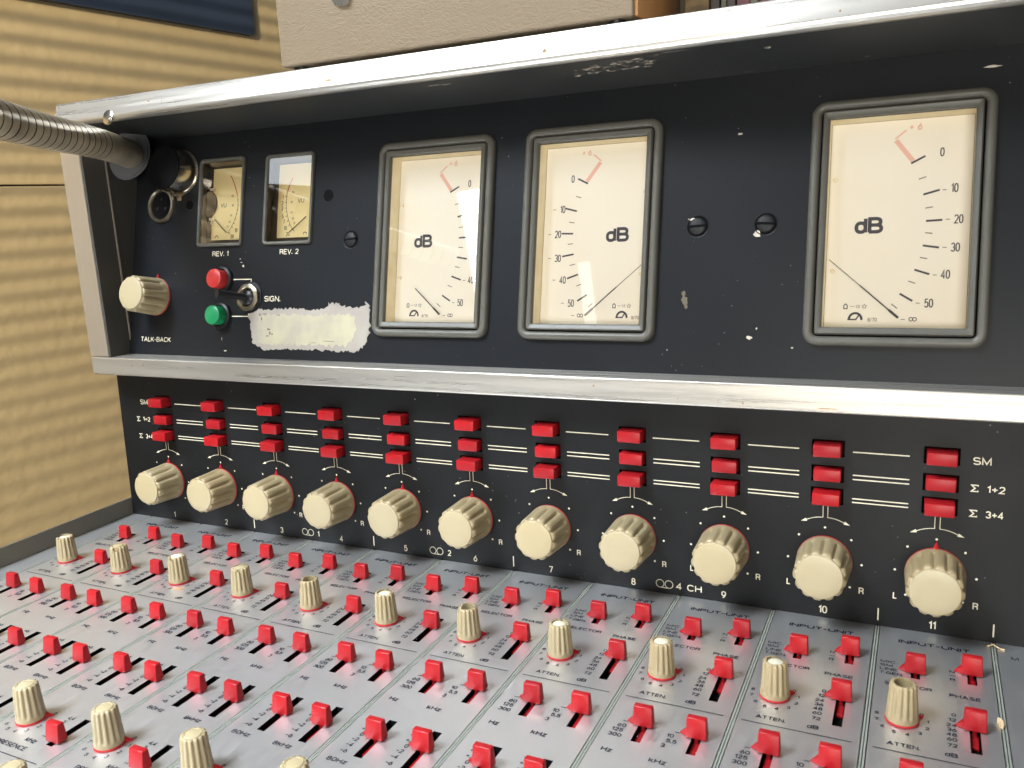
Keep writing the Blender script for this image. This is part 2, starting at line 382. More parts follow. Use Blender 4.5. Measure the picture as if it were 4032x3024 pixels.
# ------------------------------------------------------------------ camera
cam = bpy.data.cameras.new('camera'); co = bpy.data.objects.new('camera', cam); C.objects.link(co)
Rr = ((0.90164, 0.429465, -0.051032), (0.041788, -0.203954, -0.978088), (-0.430463, 0.879751, -0.201839))
r_, d_, f_ = [Vector(v) for v in Rr]
CP = Vector((43.2001, -34.1791, 16.9725))
mw = Matrix((r_, -d_, -f_)).transposed().to_4x4(); mw.translation = CP*CM
co.matrix_world = mw
cam.sensor_width = 36; cam.lens = 36*3368.894/4032; cam.clip_start = .01; cam.clip_end = 50
scene.camera = co
cam.dof.use_dof = True; cam.dof.focus_distance = .46; cam.dof.aperture_fstop = 40
def visible(p, m=.06):
    q = Vector(p)-CP; z = f_.dot(q)
    if z <= 0: return False
    u = r_.dot(q)/z*3368.9/4032; v = d_.dot(q)/z*3368.9/4032
    return abs(u) < .5+m and abs(v) < .375+m

# ================================================================== the console
console = thing('mixing_console', 'vintage recording console with grey input strips, black routing strip and upright meter bridge', 'mixing console', T(23, 0, 0))
XR = 62.0

# ---- plates with cut-outs
def plate(mb, x0, x1, y0, y1, holes, depth=.25, z=0.0, mi=0, wall=None, thick=None):
    xs = sorted(set([x0, x1]+[h[0] for h in holes]+[h[1] for h in holes])); ys = sorted(set([y0, y1]+[h[2] for h in holes]+[h[3] for h in holes]))
    xs = [q for q in xs if x0 <= q <= x1]; ys = [q for q in ys if y0 <= q <= y1]
    for a, b in zip(xs, xs[1:]):
        for c, d in zip(ys, ys[1:]):
            mx, my = (a+b)/2, (c+d)/2
            if any(h[0] < mx < h[1] and h[2] < my < h[3] for h in holes): continue
            mb.quad((a, c, z), (b, c, z), (b, d, z), (a, d, z), mi)
    w = mi if wall is None else wall
    for h in holes:
        a, b, c, d = h[:4]; zb = z-depth
        mb.quad((a, c, z), (a, d, z), (a, d, zb), (a, c, zb), w); mb.quad((b, d, z), (b, c, z), (b, c, zb), (b, d, zb), w)
        mb.quad((a, d, z), (b, d, z), (b, d, zb), (a, d, zb), w); mb.quad((b, c, z), (a, c, z), (a, c, zb), (b, c, zb), w)
    if thick:
        mb.quad((x0, y0, z), (x0, y1, z), (x0, y1, z-thick), (x0, y0, z-thick), mi); mb.quad((x1, y1, z), (x1, y0, z), (x1, y0, z-thick), (x1, y1, z-thick), mi)
        mb.quad((x0, y0, z), (x0, y0, z-thick), (x1, y0, z-thick), (x1, y0, z), mi)

# ---- input strips
SLOT = dict(sel=(-.68, -.38, -3.67, -2.50), pha=(1.11, 1.41, -3.43, -2.40), db=(1.06, 1.37, -7.54, -5.46),
            hz=(-.74, -.42, -10.68, -9.35), khz=(1.05, 1.36, -10.69, -9.38), lo=(-.73, -.41, -14.64, -12.52), hi=(1.03, 1.35, -14.64, -12.52),
            pres=(1.02, 1.32, -17.98, -16.42))
YB = -30.0
def strip_markings():
    _W[0] = .175
    mb = MB()
    text(mb, 'INPUT-UNIT', .06, -1.04, .26, 2.42, st=.055)
    for s, y, w in (('MIC.', -2.78, .58), ('SM', -3.04, .42), ('LINE', -3.31, .58), ('T.GEN.', -3.59, .78)): text(mb, s, -1.70, y, .18, w, 'l', bold=0)
    text(mb, 'N', .64, -2.76, .18, .17, bold=0); mb.line([(.55, -3.03), (.75, -3.03)], .03, .01); text(mb, 'R', .65, -3.30, .18, .17, bold=0)
    text(mb, 'SELECTOR', -.75, -4.27, .20, 1.50, bold=0); text(mb, 'PHASE', 1.0, -4.37, .20, .95, bold=0)
    for s, y in (('0', -5.58), ('12', -5.89), ('24', -6.20), ('36', -6.47), ('48', -6.74), ('60', -7.01), ('72', -7.34)): text(mb, s, .70, y, .185, None, 'r', bold=0, xs=1.25)
    text(mb, 'dB', .52, -7.86, .21, .36, bold=0); text(mb, 'ATTEN.', -.81, -7.87, .20, .95, bold=0)
    for k in range(9):
        a = math.radians(42-29.6*k if k < 8 else 167); r = .78
        text(mb, str(k), -.89+r*math.cos(a), -6.46+r*math.sin(a), .165, None, 'c', bold=0, xs=1.25)
    mb.line([(-1.675, -8.26), (1.722, -8.26)], .035, .01)
    for s, x, y in (('60', -1.10, -9.96), ('125', -1.12, -10.23), ('300', -1.09, -10.52)): text(mb, s, x, y, .19, None, 'r', bold=0, xs=1.25)
    mb.line([(-1.31, -9.70), (-1.13, -9.70)], .03, .01)
    for s, x, y in (('10', .50, -9.96), ('5,5', .66, -10.24), ('3', .36, -10.53)): text(mb, s, x, y, .19, None, 'r', bold=0, xs=1.25)
    mb.line([(.47, -9.71), (.65, -9.71)], .03, .01)
    text(mb, 'Hz', -1.30, -11.37, .22, .36, bold=0); text(mb, 'kHz', .36, -11.38, .22, .55, bold=0)
    for ox in (0, 1.75):
        for s, x, y in (('+6', -1.05, -12.66), ('+4', -1.05, -12.97), ('+2', -1.05, -13.27), ('0', -1.07, -13.56), ('–2', -1.07, -13.86), ('–4', -1.07, -14.17), ('–6', -1.06, -14.50)):
            text(mb, s, ox+x, y, .19, None, 'r', bold=0, xs=1.2)
    text(mb, '80Hz', -1.10, -15.0, .20, .76, bold=0); text(mb, '8kHz', .69, -15.0, .20, .76, bold=0)
    for k in range(9):
        a = math.radians(42-29.6*k if k < 8 else 167); r = .77
        text(mb, str(k), -.93+r*math.cos(a), -17.10+r*math.sin(a), .165, None, 'c', bold=0, xs=1.25)
    for s, y, x in (('4,4', -16.57, .66), ('3', -16.83, .48), ('2,2', -17.1, .62), ('1,4', -17.4, .62)): text(mb, s, x, y, .18, None, 'r', bold=0, xs=1.2)
    mb.line([(.45, -17.67), (.62, -17.67)], .03, .01)
    text(mb, 'kHz', .32, -18.0, .21, .50, bold=0); text(mb, 'PRESENCE', -.14, -18.42, .20, 1.55, bold=0)
    mb.line([(-1.675, -18.83), (1.722, -18.83)], .035, .01)
    for k in range(9):
        a = math.radians(42-29.6*k if k < 8 else 167); r = .77
        text(mb, str(k), -.93+r*math.cos(a), -20.4+r*math.sin(a), .165, None, 'c', bold=0, xs=1.25)
    return mb.mesh('printed_markings', [INK])
mark_me = strip_markings(); _W[0] = .15
def strip_plate(holes=True):
    mb = MB(); hs = list(SLOT.values()) if holes else []
    plate(mb, -1.83, 1.95, YB, -.01, hs, depth=.32, thick=.3, wall=1)
    for h in hs: mb.quad((h[0], h[2], -.32), (h[1], h[2], -.32), (h[1], h[3], -.32), (h[0], h[3], -.32), 1)
    return mb.mesh('input_strip', [DESK, VOID])
plate_me = strip_plate(); blank_me = strip_plate(False)
mb = MB()
mb.box(1.988, 2.045, YB, -.02, -.3, -.006); mb.box(2.075, 2.132, YB, -.02, -.3, -.006)
trim_me = mb.mesh('divider_trim', [STRIP])

# ---- slider caps
def slider_mesh(car=True):
    mb = MB()
    mb.rbox(-.34, .34, -.20, .20, .03, .70, r=.045, taper=(.93, .62, .02), segs=2)
    mb.add([(-.32, -.11, .02), (-.32, .13, .02), (-.56, .0, .02), (-.32, -.11, .26), (-.32, .13, .26), (-.55, .0, .07)],
           [(0, 1, 2), (3, 5, 4), (0, 2, 5, 3), (1, 4, 5, 2)])
    if car:
        mb.rbox(-.12, .12, -.74, .10, -.31, -.20, r=.03); mb.box(-.06, .06, -.1, .1, -.2, .1)
    return mb.mesh('slider_cap', [RED], 40)
slider_me = slider_mesh(); slider_short = slider_mesh(False)

# ---- fluted knobs
def knob_mesh(R0, R1, H, nf, dep, kind='narrow', cap_r=.8, cup=0.0, notches=(), per=10, z0=.1):
    n = nf*per; mb = MB()
    def fl(i):
        t = (i % per)/per-.5
        return math.exp(-(t/.17)**2) if kind == 'narrow' else (.5+.5*math.cos(2*PI*t))**1.3
    def notch(a):
        d = 0; j = 0
        for (c, w, dp) in notches:
            x = (a-math.radians(c)+PI) % (2*PI)-PI; ww = math.radians(w)/2
            if abs(x) < ww: d = max(d, dp*(1-.35*abs(x)/ww)+.02*math.sin(a*37))
        return d
    zs = [(z0, 0, 0), (z0+.05*H, 0, 0), (z0+.10*H, .0, 0), (z0+.14*H, .35, 0), (z0+.19*H, .85, 0), (z0+.25*H, 1, 0), (z0+.55*H, 1, 0), (z0+.8*H, 1, 0), (z0+.955*H, 1, 0), (z0+.985*H, .95, .018*R0/.5), (z0+H, .9, .05*R0/.5)]
    rings = []
    for (z, g, inset) in zs:
        row = []
        for i in range(n):
            a = 2*PI*i/n; t = (z-z0)/H
            r = R0+(R1-R0)*t-inset-dep*g*fl(i); zz = min(z, z0+H-notch(a)) if t > .4 else z
            row.append((r*math.cos(a), r*math.sin(a), zz))
        rings.append(row)
    row = []
    for i in range(n):
        a = 2*PI*i/n; row.append((cap_r*math.cos(a), cap_r*math.sin(a), z0+H-notch(a)))
    rings.append(row)
    floor = z0+H-cup
    rings.append([(cap_r*math.cos(2*PI*i/n), cap_r*math.sin(2*PI*i/n), min(floor, z0+H-.01)) for i in range(n)])
    v = [p for r in rings for p in r]; f = []
    for k in range(len(rings)-1): f += [(k*n+i, k*n+(i+1) % n, (k+1)*n+(i+1) % n, (k+1)*n+i) for i in range(n)]
    mb.add(v, f); mb.add(rings[-1], [tuple(range(n))])
    return mb
def skirt_mesh(R, tip, w, h=.10, name='pointer_skirt'):
    mb = MB(); mb.lathe([(R*.9, .0), (R, .02), (R, h-.02), (R*.97, h)], 48)
    mb.add([(R*.93, -w/2, .0), (R*.93, w/2, .0), (tip, 0, 0), (R*.93, -w/2, h), (R*.93, w/2, h), (tip, 0, h*.5), (R*.93, 0, h*2.3)],
           [(0, 2, 5, 3), (1, 4, 5, 2), (3, 5, 6), (5, 4, 6), (0, 1, 2), (3, 6, 4, 1, 0)])
    return mb.mesh(name, [REDK], 40)
pan_body = knob_mesh(1.06, .985, 1.66, 13, .10, 'narrow', .80).mesh('pan_knob', [CREAMP], 50)
mb = MB(); mb.lathe([(.875, 1.62), (.875, 1.80), (.86, 1.825), (.835, 1.835), (.5, 1.85), (.02, 1.855)], 64); pan_cap = mb.mesh('cap', [CREAMC], 40)
pan_skirt = skirt_mesh(1.068, 1.33, .26, .085)
small_skirt = skirt_mesh(.518, .74, .24, .09)

# ================================================================== desk
for n in range(0, 13):
    real = 1 <= n <= 11
    if n == 0:
        mb = MB(); mb.box(.52, 1.95, YB, -.01, -.3, 0.0)
        o = mb.build('edge_strip', DESK, console); o['label'] = 'plain cream-lit blank metal strip along the left edge'
    else:
        o = put('input_strip', plate_me if real else blank_me, console, T(4*n, 0, 0))
        if real: put('printed_markings', mark_me, o, T(4*n, 0, 0))
        else:
            o['label'] = 'blank-looking strip at the right edge with one printed letter'
            mb = MB(); text(mb, 'M', -1.29, -1.05, .245, .24, bold=.0); mb.build('printed_markings', INK, o, T(4*n, 0, 0))
    if n < 12: put('divider_trim', trim_me, console, T(4*n, 0, 0))
mb = MB(); mb.box(.5, XR, YB, 0, -.45, -.34); mb.build('chassis_tray', VOID, console)
mb = MB(); mb.rbox(.36, .5, YB, 1.2, -2.0, 1.02, r=.03); mb.build('side_cheek', mat('olive_grey_enamel', (0.13, 0.122, 0.095), .5, vary=(10, (0.07, 0.065, 0.05), .6)), console)

DB = {11: -6.22, 10: -5.86, 9: -5.83, 8: -5.88, 7: -5.87, 6: -6.22, 5: -6.15, 4: -6.15, 3: -6.12, 2: -6.1, 1: -6.1}
jit = lambda a: random.uniform(-a, a)
def sl(n, key, y):
    x = 4*n+(SLOT[key][0]+SLOT[key][1])/2
    if not visible((x, y, .4)): return
    put('slider_cap', slider_me if y-.74 > SLOT[key][2]+.03 else slider_short2(y-SLOT[key][2]), console, T(x+jit(.015), y, 0) @ Rz(jit(.02)))
_ss = {}
def slider_short2(room):
    k = round(room, 1)
    if k not in _ss:
        mb = MB()
        mb.rbox(-.34, .34, -.20, .20, .03, .70, r=.045, taper=(.93, .62, .02), segs=2)
        mb.add([(-.32, -.11, .02), (-.32, .13, .02), (-.56, .0, .02), (-.32, -.11, .26), (-.32, .13, .26), (-.55, .0, .07)],
               [(0, 1, 2), (3, 5, 4), (0, 2, 5, 3), (1, 4, 5, 2)])
        mb.rbox(-.12, .12, -max(.2, k-.06), .10, -.31, -.20, r=.03); mb.box(-.06, .06, -.1, .1, -.2, .1)
        _ss[k] = mb.mesh('slider_cap', [RED], 40)
    return _ss[k]
# attenuator knobs: (cup depth, floor material, notches [(angle deg, width deg, depth)], description)
ATT = {
 1: (.10, 'w', [(200, 60, .16), (255, 30, .09), (20, 20, .05)], 'cap broken with ragged rim'),
 2: (.02, 'c', [(300, 46, .20)], 'chip out of the front right of its top'),
 3: (.04, 'w', [(275, 30, .14), (190, 50, .05)], 'chipped front edge and pale cap'),
 4: (.06, 'c', [(215, 40, .10), (310, 25, .12)], 'nicked rim'),
 5: (.42, 'g', [(235, 26, .34), (205, 40, .10)], 'cap missing and a deep notch in the rim'),
 6: (.10, 'w', [(70, 60, .10), (330, 40, .07)], 'pale sunken cap'),
 7: (.30, 'g', [(215, 55, .22), (180, 20, .10)], 'cap missing and rim broken at left'),
 8: (.09, 'w', [(85, 14, .12)], 'sunken cap with one small nick'),
 9: (.06, 'w', [], 'complete pale sunken cap'),
 10: (.10, 'w', [(60, 70, .10), (10, 30, .13), (120, 20, .06)], 'rim broken away at the back'),
 11: (.48, 'g', [(300, 16, .06)], 'cap missing, hollow grey socket showing'),
}
for n in range(1, 12):
    X = 4*n
    sl(n, 'sel', -3.2 if n >= 9 else -3.1); sl(n, 'pha', -2.68); sl(n, 'db', DB[n]+jit(.02))
    sl(n, 'hz', -9.70+jit(.02)); sl(n, 'khz', -9.71+jit(.02)); sl(n, 'lo', -13.52+jit(.04)); sl(n, 'hi', -13.52+jit(.04)); sl(n, 'pres', -17.66)
    cup, fl_, nt_, desc = ATT[n]
    M = T(X-.89, -6.45, 0)
    kb = knob_mesh(.50, .41, 1.25, 14, .052, 'wide', .285, cup, nt_, per=8, z0=.09)
    k = kb.build('attenuator_knob', [CREAMP], console, M @ Rz(jit(.1)), smooth=50, label='cream attenuator knob, '+desc)
    put('pointer_skirt', small_skirt, k, M @ Rz(math.radians(38 if n < 8 else 32)))
    mb = MB(); top = .09+1.25-cup
    if fl_ != 'g': mb.lathe([(.255, top-.02), (.255, top+.03), (.235, top+.045), (.02, top+.05)], 32)
    else: mb.lathe([(.275, top-.01), (.27, top+.02), (.10, top+.02), (.09, top+.10), (.02, top+.10)], 32)
    mb.build('cap_insert', {'w': CREAMW, 'c': CREAMC, 'g': GREYIN}[fl_], k, M, smooth=40)
pk = knob_mesh(.50, .41, 1.27, 14, .052, 'wide', .30, .0, (), per=8, z0=.09).mesh('presence_knob', [CREAMP], 50)
mb = MB(); mb.lathe([(.295, 1.33), (.28, 1.37), (.26, 1.38), (.245, 1.365), (.22, 1.375), (.02, 1.385)], 36); pkc = mb.mesh('cap', [CREAMC], 30)
for (yy, nm) in ((-17.12, 'presence_knob'), (-20.42, 'level_trim_knob')):
    for n in range(1, 12):
        X = 4*n-.90
        if not visible((X, yy, 1.4), .02): continue
        M = T(X, yy, 0); k = put(nm, pk, console, M @ Rz(jit(.3)))
        put('pointer_skirt', small_skirt, k, M @ Rz(math.radians(38))); put('cap', pkc, k, M)

# ================================================================== routing panel
holes = []
BTN = []
for n in range(1, 12):
    for v, h in ((7.10, .60), (6.06, .36), (5.15, .60)):
        holes.append((4*n-.60+.03, 4*n+.62+.03, v-.335, v+.335)); BTN.append((n, v, h))
mb = MB(); plate(mb, .5, XR, -.02, 9.3, holes, depth=.3, thick=.3, wall=1)
for h in holes: mb.quad((h[0], h[2], -.3), (h[1], h[2], -.3), (h[1], h[3], -.3), (h[0], h[3], -.3), 1)
mb.box(.5, XR, -.02, 9.3, -4.0, -.32, 0)
rp = mb.build('routing_panel', [PANELR, VOID], console, MA)
mb = MB(); w = .045
for n in range(1, 11):
    X = 4*n
    mb.line([(X+.95, 7.007), (X+2.95, 7.007)], w, .01)
    for v in (6.08, 5.91, 5.13, 4.98): mb.line([(X+.97, v), (X+2.97, v)], w, .01)
for n in range(1, 12):
    X = 4*n
    for a in (225, 180, 135, 90, 45, 0, -45): mb.disc(X+1.40*math.cos(math.radians(a)), 2.43+1.40*math.sin(math.radians(a)), .045, .01)
    text(mb, 'L', X-1.36, 1.36, .27, .15, bold=.0); text(mb, 'R', X+1.42, 1.35, .27, .19, bold=.0)
    text(mb, str(n), X, .34, .32, None, bold=0)
    for sg in (-1, 1):
        arc = [(X+sg*(.09+.62*t), 4.25-.16*t*t) for t in (0, .25, .5, .75, 1)]
        mb.line([(X+sg*.09, 4.72), (X+sg*.09, 4.25)], .025, .01); mb.line(arc, .025, .01)
        a, b = Vector(arc[-1]), Vector((X+sg*.93, 4.01)); d = (b-a).normalized(); p = Vector((-d.y, d.x))*.065
        mb.add([(a.x-p.x, a.y-p.y, .011), (b.x, b.y, .011), (a.x+p.x, a.y+p.y, .011)], [(0, 1, 2)])
for k in (2, 4, 6, 10, 11): mb.line([(4*k+2.065, .22), (4*k+2.065, .73)], .05, .01)
for x, s, sw in ((13.40, '1', None), (21.41, '2', None), (33.02, '4 CH', 1.12)):
    for q in (0, .40):
        mb.line([(x+.2+q+.175*math.cos(a*PI/12), .44+.175*math.sin(a*PI/12)) for a in range(24)], .035, .01, closed=True)
    mb.line([(x+.2, .265), (x+.6, .265)], .035, .01)
    text(mb, s, x+.92 if sw else x+1.05, .42, .30, sw, 'l', bold=.0)
text(mb, 'SM', 45.36, 7.0, .29, .60); text(mb, 'Σ', 45.17, 5.96, .28, .26, bold=0); text(mb, '1+2', 45.86, 5.96, .27, .58)
text(mb, 'Σ', 45.17, 4.99, .28, .26, bold=0); text(mb, '3+4', 45.86, 4.99, .27, .58)
text(mb, 'SM', 2.52, 7.0, .29, .60); text(mb, 'Σ', 1.93, 5.97, .28, .26, bold=0); text(mb, '1+2', 2.58, 5.98, .27, .56); text(mb, 'Σ', 1.97, 4.95, .28, .26, bold=0); text(mb, '3+4', 2.64, 4.95, .27, .56)
mb.build('printed_markings', CREAMINK, rp, MA)
def btn_mesh(h):
    mb = MB(); mb.rbox(-.52, .52, -.265, .265, -.28, h, r=.05, taper=(.985, .92), segs=2)
    return mb.mesh('routing_button', [RED], 40)
bm_ = {h: btn_mesh(h) for h in (.60, .36)}
for n, v, h in BTN: put('routing_button', bm_[h], console, MA @ T(4*n+.04+jit(.01), v, jit(.02)) @ Rz(jit(.012)))
PTR = {7: 125, 8: 140, 9: 130, 10: 120}
for n in range(1, 12):
    M = MA @ T(4*n, 2.42, 0)
    k = put('pan_knob', pan_body, console, M @ Rz(jit(.25)))
    put('pointer_skirt', pan_skirt, k, M @ Rz(math.radians(90+PTR.get(n, 0)+(-3 if n == 5 else 0)))); put('cap', pan_cap, k, M)

# ================================================================== frame of the meter bridge
mb = MB(); mb.rbox(.4, XR, -1.2, .75, 8.84, 9.85, r=.07, segs=3); fr = mb.build('lower_rail', ALU, console)
mb = MB()
for x, z in ((3.61, 9.43), (4.52, 9.5), (30.86, 9.5), (37., 9.06)):
    mb.disc(x, z, .045, 0, n=7)
mb.quad((39.7, 9.0, 0), (40.5, 9.0, 0), (40.4, 9.03, 0), (39.9, 9.04, 0))
mb.build('grime_spots', CHIPB, fr, frame(0, -1.204, 0, PI/2))
mb = MB(); mb.rbox(.4, 1.85, -1.2, 4.6, 9.88, 22.72, r=.05); mb.build('left_upright', ALUV, console)
mb = MB(); mb.box(1.853, 2.0, -1.14, 4.6, 9.87, 22.40); mb.build('inner_cheek', CHEEK, console)
mb = MB(); mb.box(2.0, 2.05, .28, .36, 9.87, 21.6); mb.build('edge_moulding', ALUV, console)
# upper rail: extruded profile
prof = [(4.6, 23.66), (-.90, 23.66), (-.955, 23.62), (-1.20, 22.73), (-1.195, 22.63), (-1.13, 22.53), (-1.02, 22.46), (-.85, 22.44), (-.85, 22.8), (4.6, 23.2)]
mb = MB(); n_ = len(prof); mb.add([(.4, y, z) for y, z in prof]+[(XR, y, z) for y, z in prof], [(i, (i+1) % n_, n_+(i+1) % n_, n_+i) for i in range(n_)]+[tuple(range(n_)), tuple(reversed(range(n_, 2*n_)))])
ur = mb.build('upper_rail', ALU, console)
def on_band(x, z, eps=.006):   # point on the leaning face
    t = (z-22.73)/(23.62-22.73); return (x, -1.20+t*.245-eps, z)
def blob(mb, P, x, z, rx, rz, n=9, seed=0):
    rnd = random.Random(seed); mb.add([P(x+rx*math.cos(2*PI*i/n)*rnd.uniform(.55, 1.15), z+rz*math.sin(2*PI*i/n)*rnd.uniform(.55, 1.15)) for i in range(n)], [tuple(range(n))])
mb = MB()
for i, (x, z, rx, rz) in enumerate([(29.23, 22.98, .10, .13), (7.39, 23.17, .13, .045), (18.65, 22.99, .26, .06), (22.72, 23.12, .04, .04), (26.67, 23.19, .04, .04), (.62, 23.47, .08, .05), (36.42, 23.52, .13, .03), (8.3, 23.05, .02, .16), (33.8, 22.80, .09, .04), (12., 23.1, .03, .02), (40.2, 22.95, .05, .05)]):
    blob(mb, on_band, x, z, rx, rz, seed=i)
mb.build('rust_marks', CHIPB, ur)
mb = MB(); mb.lathe([(.38, 0), (.38, .05), (.34, .07)], 28); mb.box(-.3, .3, -.03, .03, .069, .075)
mb.build('rail_screw', CHROME, ur, frame(4.5, -1.18, 22.62, PI/2-math.radians(15)), smooth=40)
mb = MB(); mb.quad((2.0, -.86, 22.44), (XR, -.86, 22.44), (XR, 2.85, 21.74), (2.0, 2.85, 21.74)); mb.quad((2.0, 2.85, 21.74), (XR, 2.85, 21.74), (XR, 2.9, 23.2), (2.0, 2.9, 23.2))
sf = mb.build('soffit', SOFFIT, console)
def on_soffit(x, y): return (x, y, 22.44-(y+.86)*.1887-.006)
mb = MB(); rnd = random.Random(3)
for i in range(60):
    x = rnd.uniform(29.9, 33.4); y = rnd.uniform(-.35, .65)-(x-31.5)*.06
    blob(mb, on_soffit, x, y, rnd.uniform(.02, .20), rnd.uniform(.02, .09), n=7, seed=100+i)
for i, (x, y, a, b) in enumerate([(23.6, -.3, .45, .05), (24.2, -.25, .3, .04), (37.6, .1, .16, .13), (40.9, 2.3, .12, .06), (34.4, -.7, .7, .03), (33.6, -.6, .12, .1), (36.5, 2.5, .3, .02)]): blob(mb, on_soffit, x, y, a, b, seed=i+40)
mb.build('paint_scuffs', mat('scuffed_primer', (.50, .44, .35), .8, vary=(400, (.08, .07, .06), .9)), sf)

# ================================================================== meter panel
LM = [18.83, 26.72, 38.97]
mh = [(u+.66, u+5.65, 2.0, 10.05) for u in LM]+[(7.12, 9.98, 6.2, 10.6), (11.78, 14.62, 6.18, 10.55)]
mb = MB(); plate(mb, 2.0, XR, 0, 12.25, mh, depth=.05)
mp = mb.build('meter_panel', [PANEL], console, MBp)
mb = MB(); mb.box(2.0, XR, -.3, 12.25, -3.2, -3.0); mb.build('back_plate', VOID, console, MBp)
mb = MB()
for s, x, y, h, w in (('REV. 1', 8.63, 5.61, .27, 1.15), ('REV. 2', 13.35, 5.61, .27, 1.23), ('TALK-BACK', 4.06, .87, .27, 2.33), ('SIGN.', 12.37, 3.16, .29, 1.07)): text(mb, s, x, y, h, w, bold=.0)
mb.line([(9.62, 4.20), (10.89, 4.20), (10.89, 3.98)], .05, .01); mb.line([(9.59, 2.22), (10.85, 2.22)], .05, .01); mb.line([(10.80, 2.22), (10.80, 2.45)], .05, .01)
mb.build('printed_markings', CREAMINK, mp, MBp)
mb = MB(); P2 = lambda x, y: (x, y, .008)
for i, (x, y, a, b) in enumerate([(36.93, 1.57, .13, .09), (37.2, 1.94, .05, .05), (36.22, 9.8, .11, .05), (37.05, 5.74, .16, .17), (45.07, 11.49, .3, .05), (10.29, 4.91, .08, .08), (10.15, 5.11, .08, .03), (10.05, 5.3, .06, .03), (34.4, 6.42, .2, .06), (33.6, 1.0, .03, .03), (38.6, 1.2, .05, .04), (9.0, 1.0, .02, .12), (9.3, .35, .12, .04), (16.1, 1.3, .05, .12)]): blob(mb, P2, x, y, a, b, seed=i+70)
mb.build('paint_chips', CHIP, mp, MBp)
mb = MB()
for i, (x, y, a, b) in enumerate([(34.25, 3.05, .16, .22), (34.2, 3.35, .1, .12), (34.32, 2.8, .08, .08)]): blob(mb, P2, x, y, a, b, seed=i+90)
mb.build('glue_smear', mat('dried_glue', (.09, .075, .042), .5), mp, MBp)

def rrect(x0, x1, y0, y1, r, n=6):
    p = []
    for cx, cy, a0 in ((x1-r, y1-r, 0), (x0+r, y1-r, 90), (x0+r, y0+r, 180), (x1-r, y0+r, 270)):
        for i in range(n+1):
            a = math.radians(a0+90*i/n); p.append((cx+r*math.cos(a), cy+r*math.sin(a)))
    return p
def ring_sweep(mb, loops, mi=0):
    """loops = [(x0,x1,y0,y1,r,z)...] joined one to the next"""
    n = None; v = []
    for (x0, x1, y0, y1, r, z) in loops:
        p = rrect(x0, x1, y0, y1, max(r, .002)); n = len(p); v += [(a, b, z) for a, b in p]
    f = [(k*n+i, k*n+(i+1) % n, (k+1)*n+(i+1) % n, (k+1)*n+i) for k in range(len(loops)-1) for i in range(n)]
    mb.add(v, f, mi)

# ---- big level meters
def level_card(flip, mb):
    m = (lambda u: 6.29-u) if flip else (lambda u: u)
    z = -.742
    for (a, b, c, d) in ((3.56, 8.36, 4.04, 8.61), (4.03, 7.15, 4.58, 7.30), (4.16, 6.145, 4.71, 6.165), (4.09, 5.22, 4.64, 5.13), (3.84, 4.31, 4.36, 4.13), (3.37, 3.40, 3.82, 3.12)):
        mb.line([(m(a), b), (m(c), d)], .075, z)
    for (a, b, c, d) in ((3.85, 7.74, 4.10, 7.82), (4.12, 6.63, 4.38, 6.67), (4.15, 5.70, 4.40, 5.67), (4.01, 4.77, 4.26, 4.72), (3.65, 3.88, 3.89, 3.79), (3.09, 3.01, 3.30, 2.84)):
        mb.line([(m(a), b), (m(c), d)], .04, z, 1)
    if not flip:
        nums = (('0', 4.61, 8.72), ('10', 5.08, 7.35), ('20', 5.26, 6.18), ('30', 5.19, 5.13), ('40', 4.90, 4.12), ('50', 4.38, 3.04)); dash = ((4.74, 7.29), (4.89, 6.18), (4.83, 5.13), (4.54, 4.10), (4.01, 3.04), (3.52, 2.42))
        text(mb, 'dB', 2.17, 6.05, .64, 1.03, z=z, st=.135); inf = (3.86, 2.43)
        sx = 1.42
    else:
        nums = (('0', 2.01, 8.61), ('10', 1.58, 7.26), ('20', 1.40, 6.14), ('30', 1.44, 5.05), ('40', 1.72, 4.07), ('50', 2.17, 3.02)); dash = ((1.18, 7.26), (.99, 6.14), (1.03, 5.05), (1.30, 4.07), (1.76, 3.02), (2.28, 2.47))
        text(mb, 'dB', 4.22, 6.04, .64, 1.06, z=z, st=.135); inf = (2.63, 2.47); sx = 4.17
    for s, a, b in nums: text(mb, s, a, b, .34, None, z=z, xs=.66, st=.042)
    for a, b in dash: mb.line([(a-.07, b), (a+.07, b)], .03, z, 1)
    for q in (-.065, .065): mb.line([(inf[0]+q+.065*math.cos(k*PI/6), inf[1]+.07*math.sin(k*PI/6)) for k in range(12)], .03, z, 0, closed=True)
    # red overload zone
    mb.line([(m(3.62), 8.45), (m(3.0), 9.28)], .17, z, 2); mb.line([(m(2.97), 9.33), (m(3.34), 9.64)], .06, z, 2)
    text(mb, '+ 6', m(3.67), 9.75, .28, .45, z=z, mi=3, bold=.0)
    # small class symbols
    mb.line([(sx-.02, 2.82), (sx-.02, 2.95), (sx+.04, 3.01), (sx+.10, 2.95), (sx+.10, 2.82)], .035, z, 0, closed=True)
    mb.line([(sx+.20, 2.91), (sx+.36, 2.91)], .02, z, 1); text(mb, '1,5', sx+.48, 2.91, .12, .16, z=z, mi=1, bold=.0)
    st = [(sx+.72+(.095 if i % 2 == 0 else .042)*math.sin(i*PI/5), 2.91+(.095 if i % 2 == 0 else .042)*math.cos(i*PI/5)) for i in range(10)]
    mb.line(st, .02, z, 1, closed=True)
    cx, cy = sx+.41, 2.40
    arc = [(cx+.23*math.cos(k*PI/10), cy+.25*math.sin(k*PI/10)) for k in range(11)]; mb.line(arc, .085, z, 0); mb.line([(cx-.27, cy), (cx+.02, cy), (cx+.13, cy+.17)], .055, z, 0)
    text(mb, '8/70', sx+1.02, 2.40, .15, .34, z=z, mi=1, bold=.0)
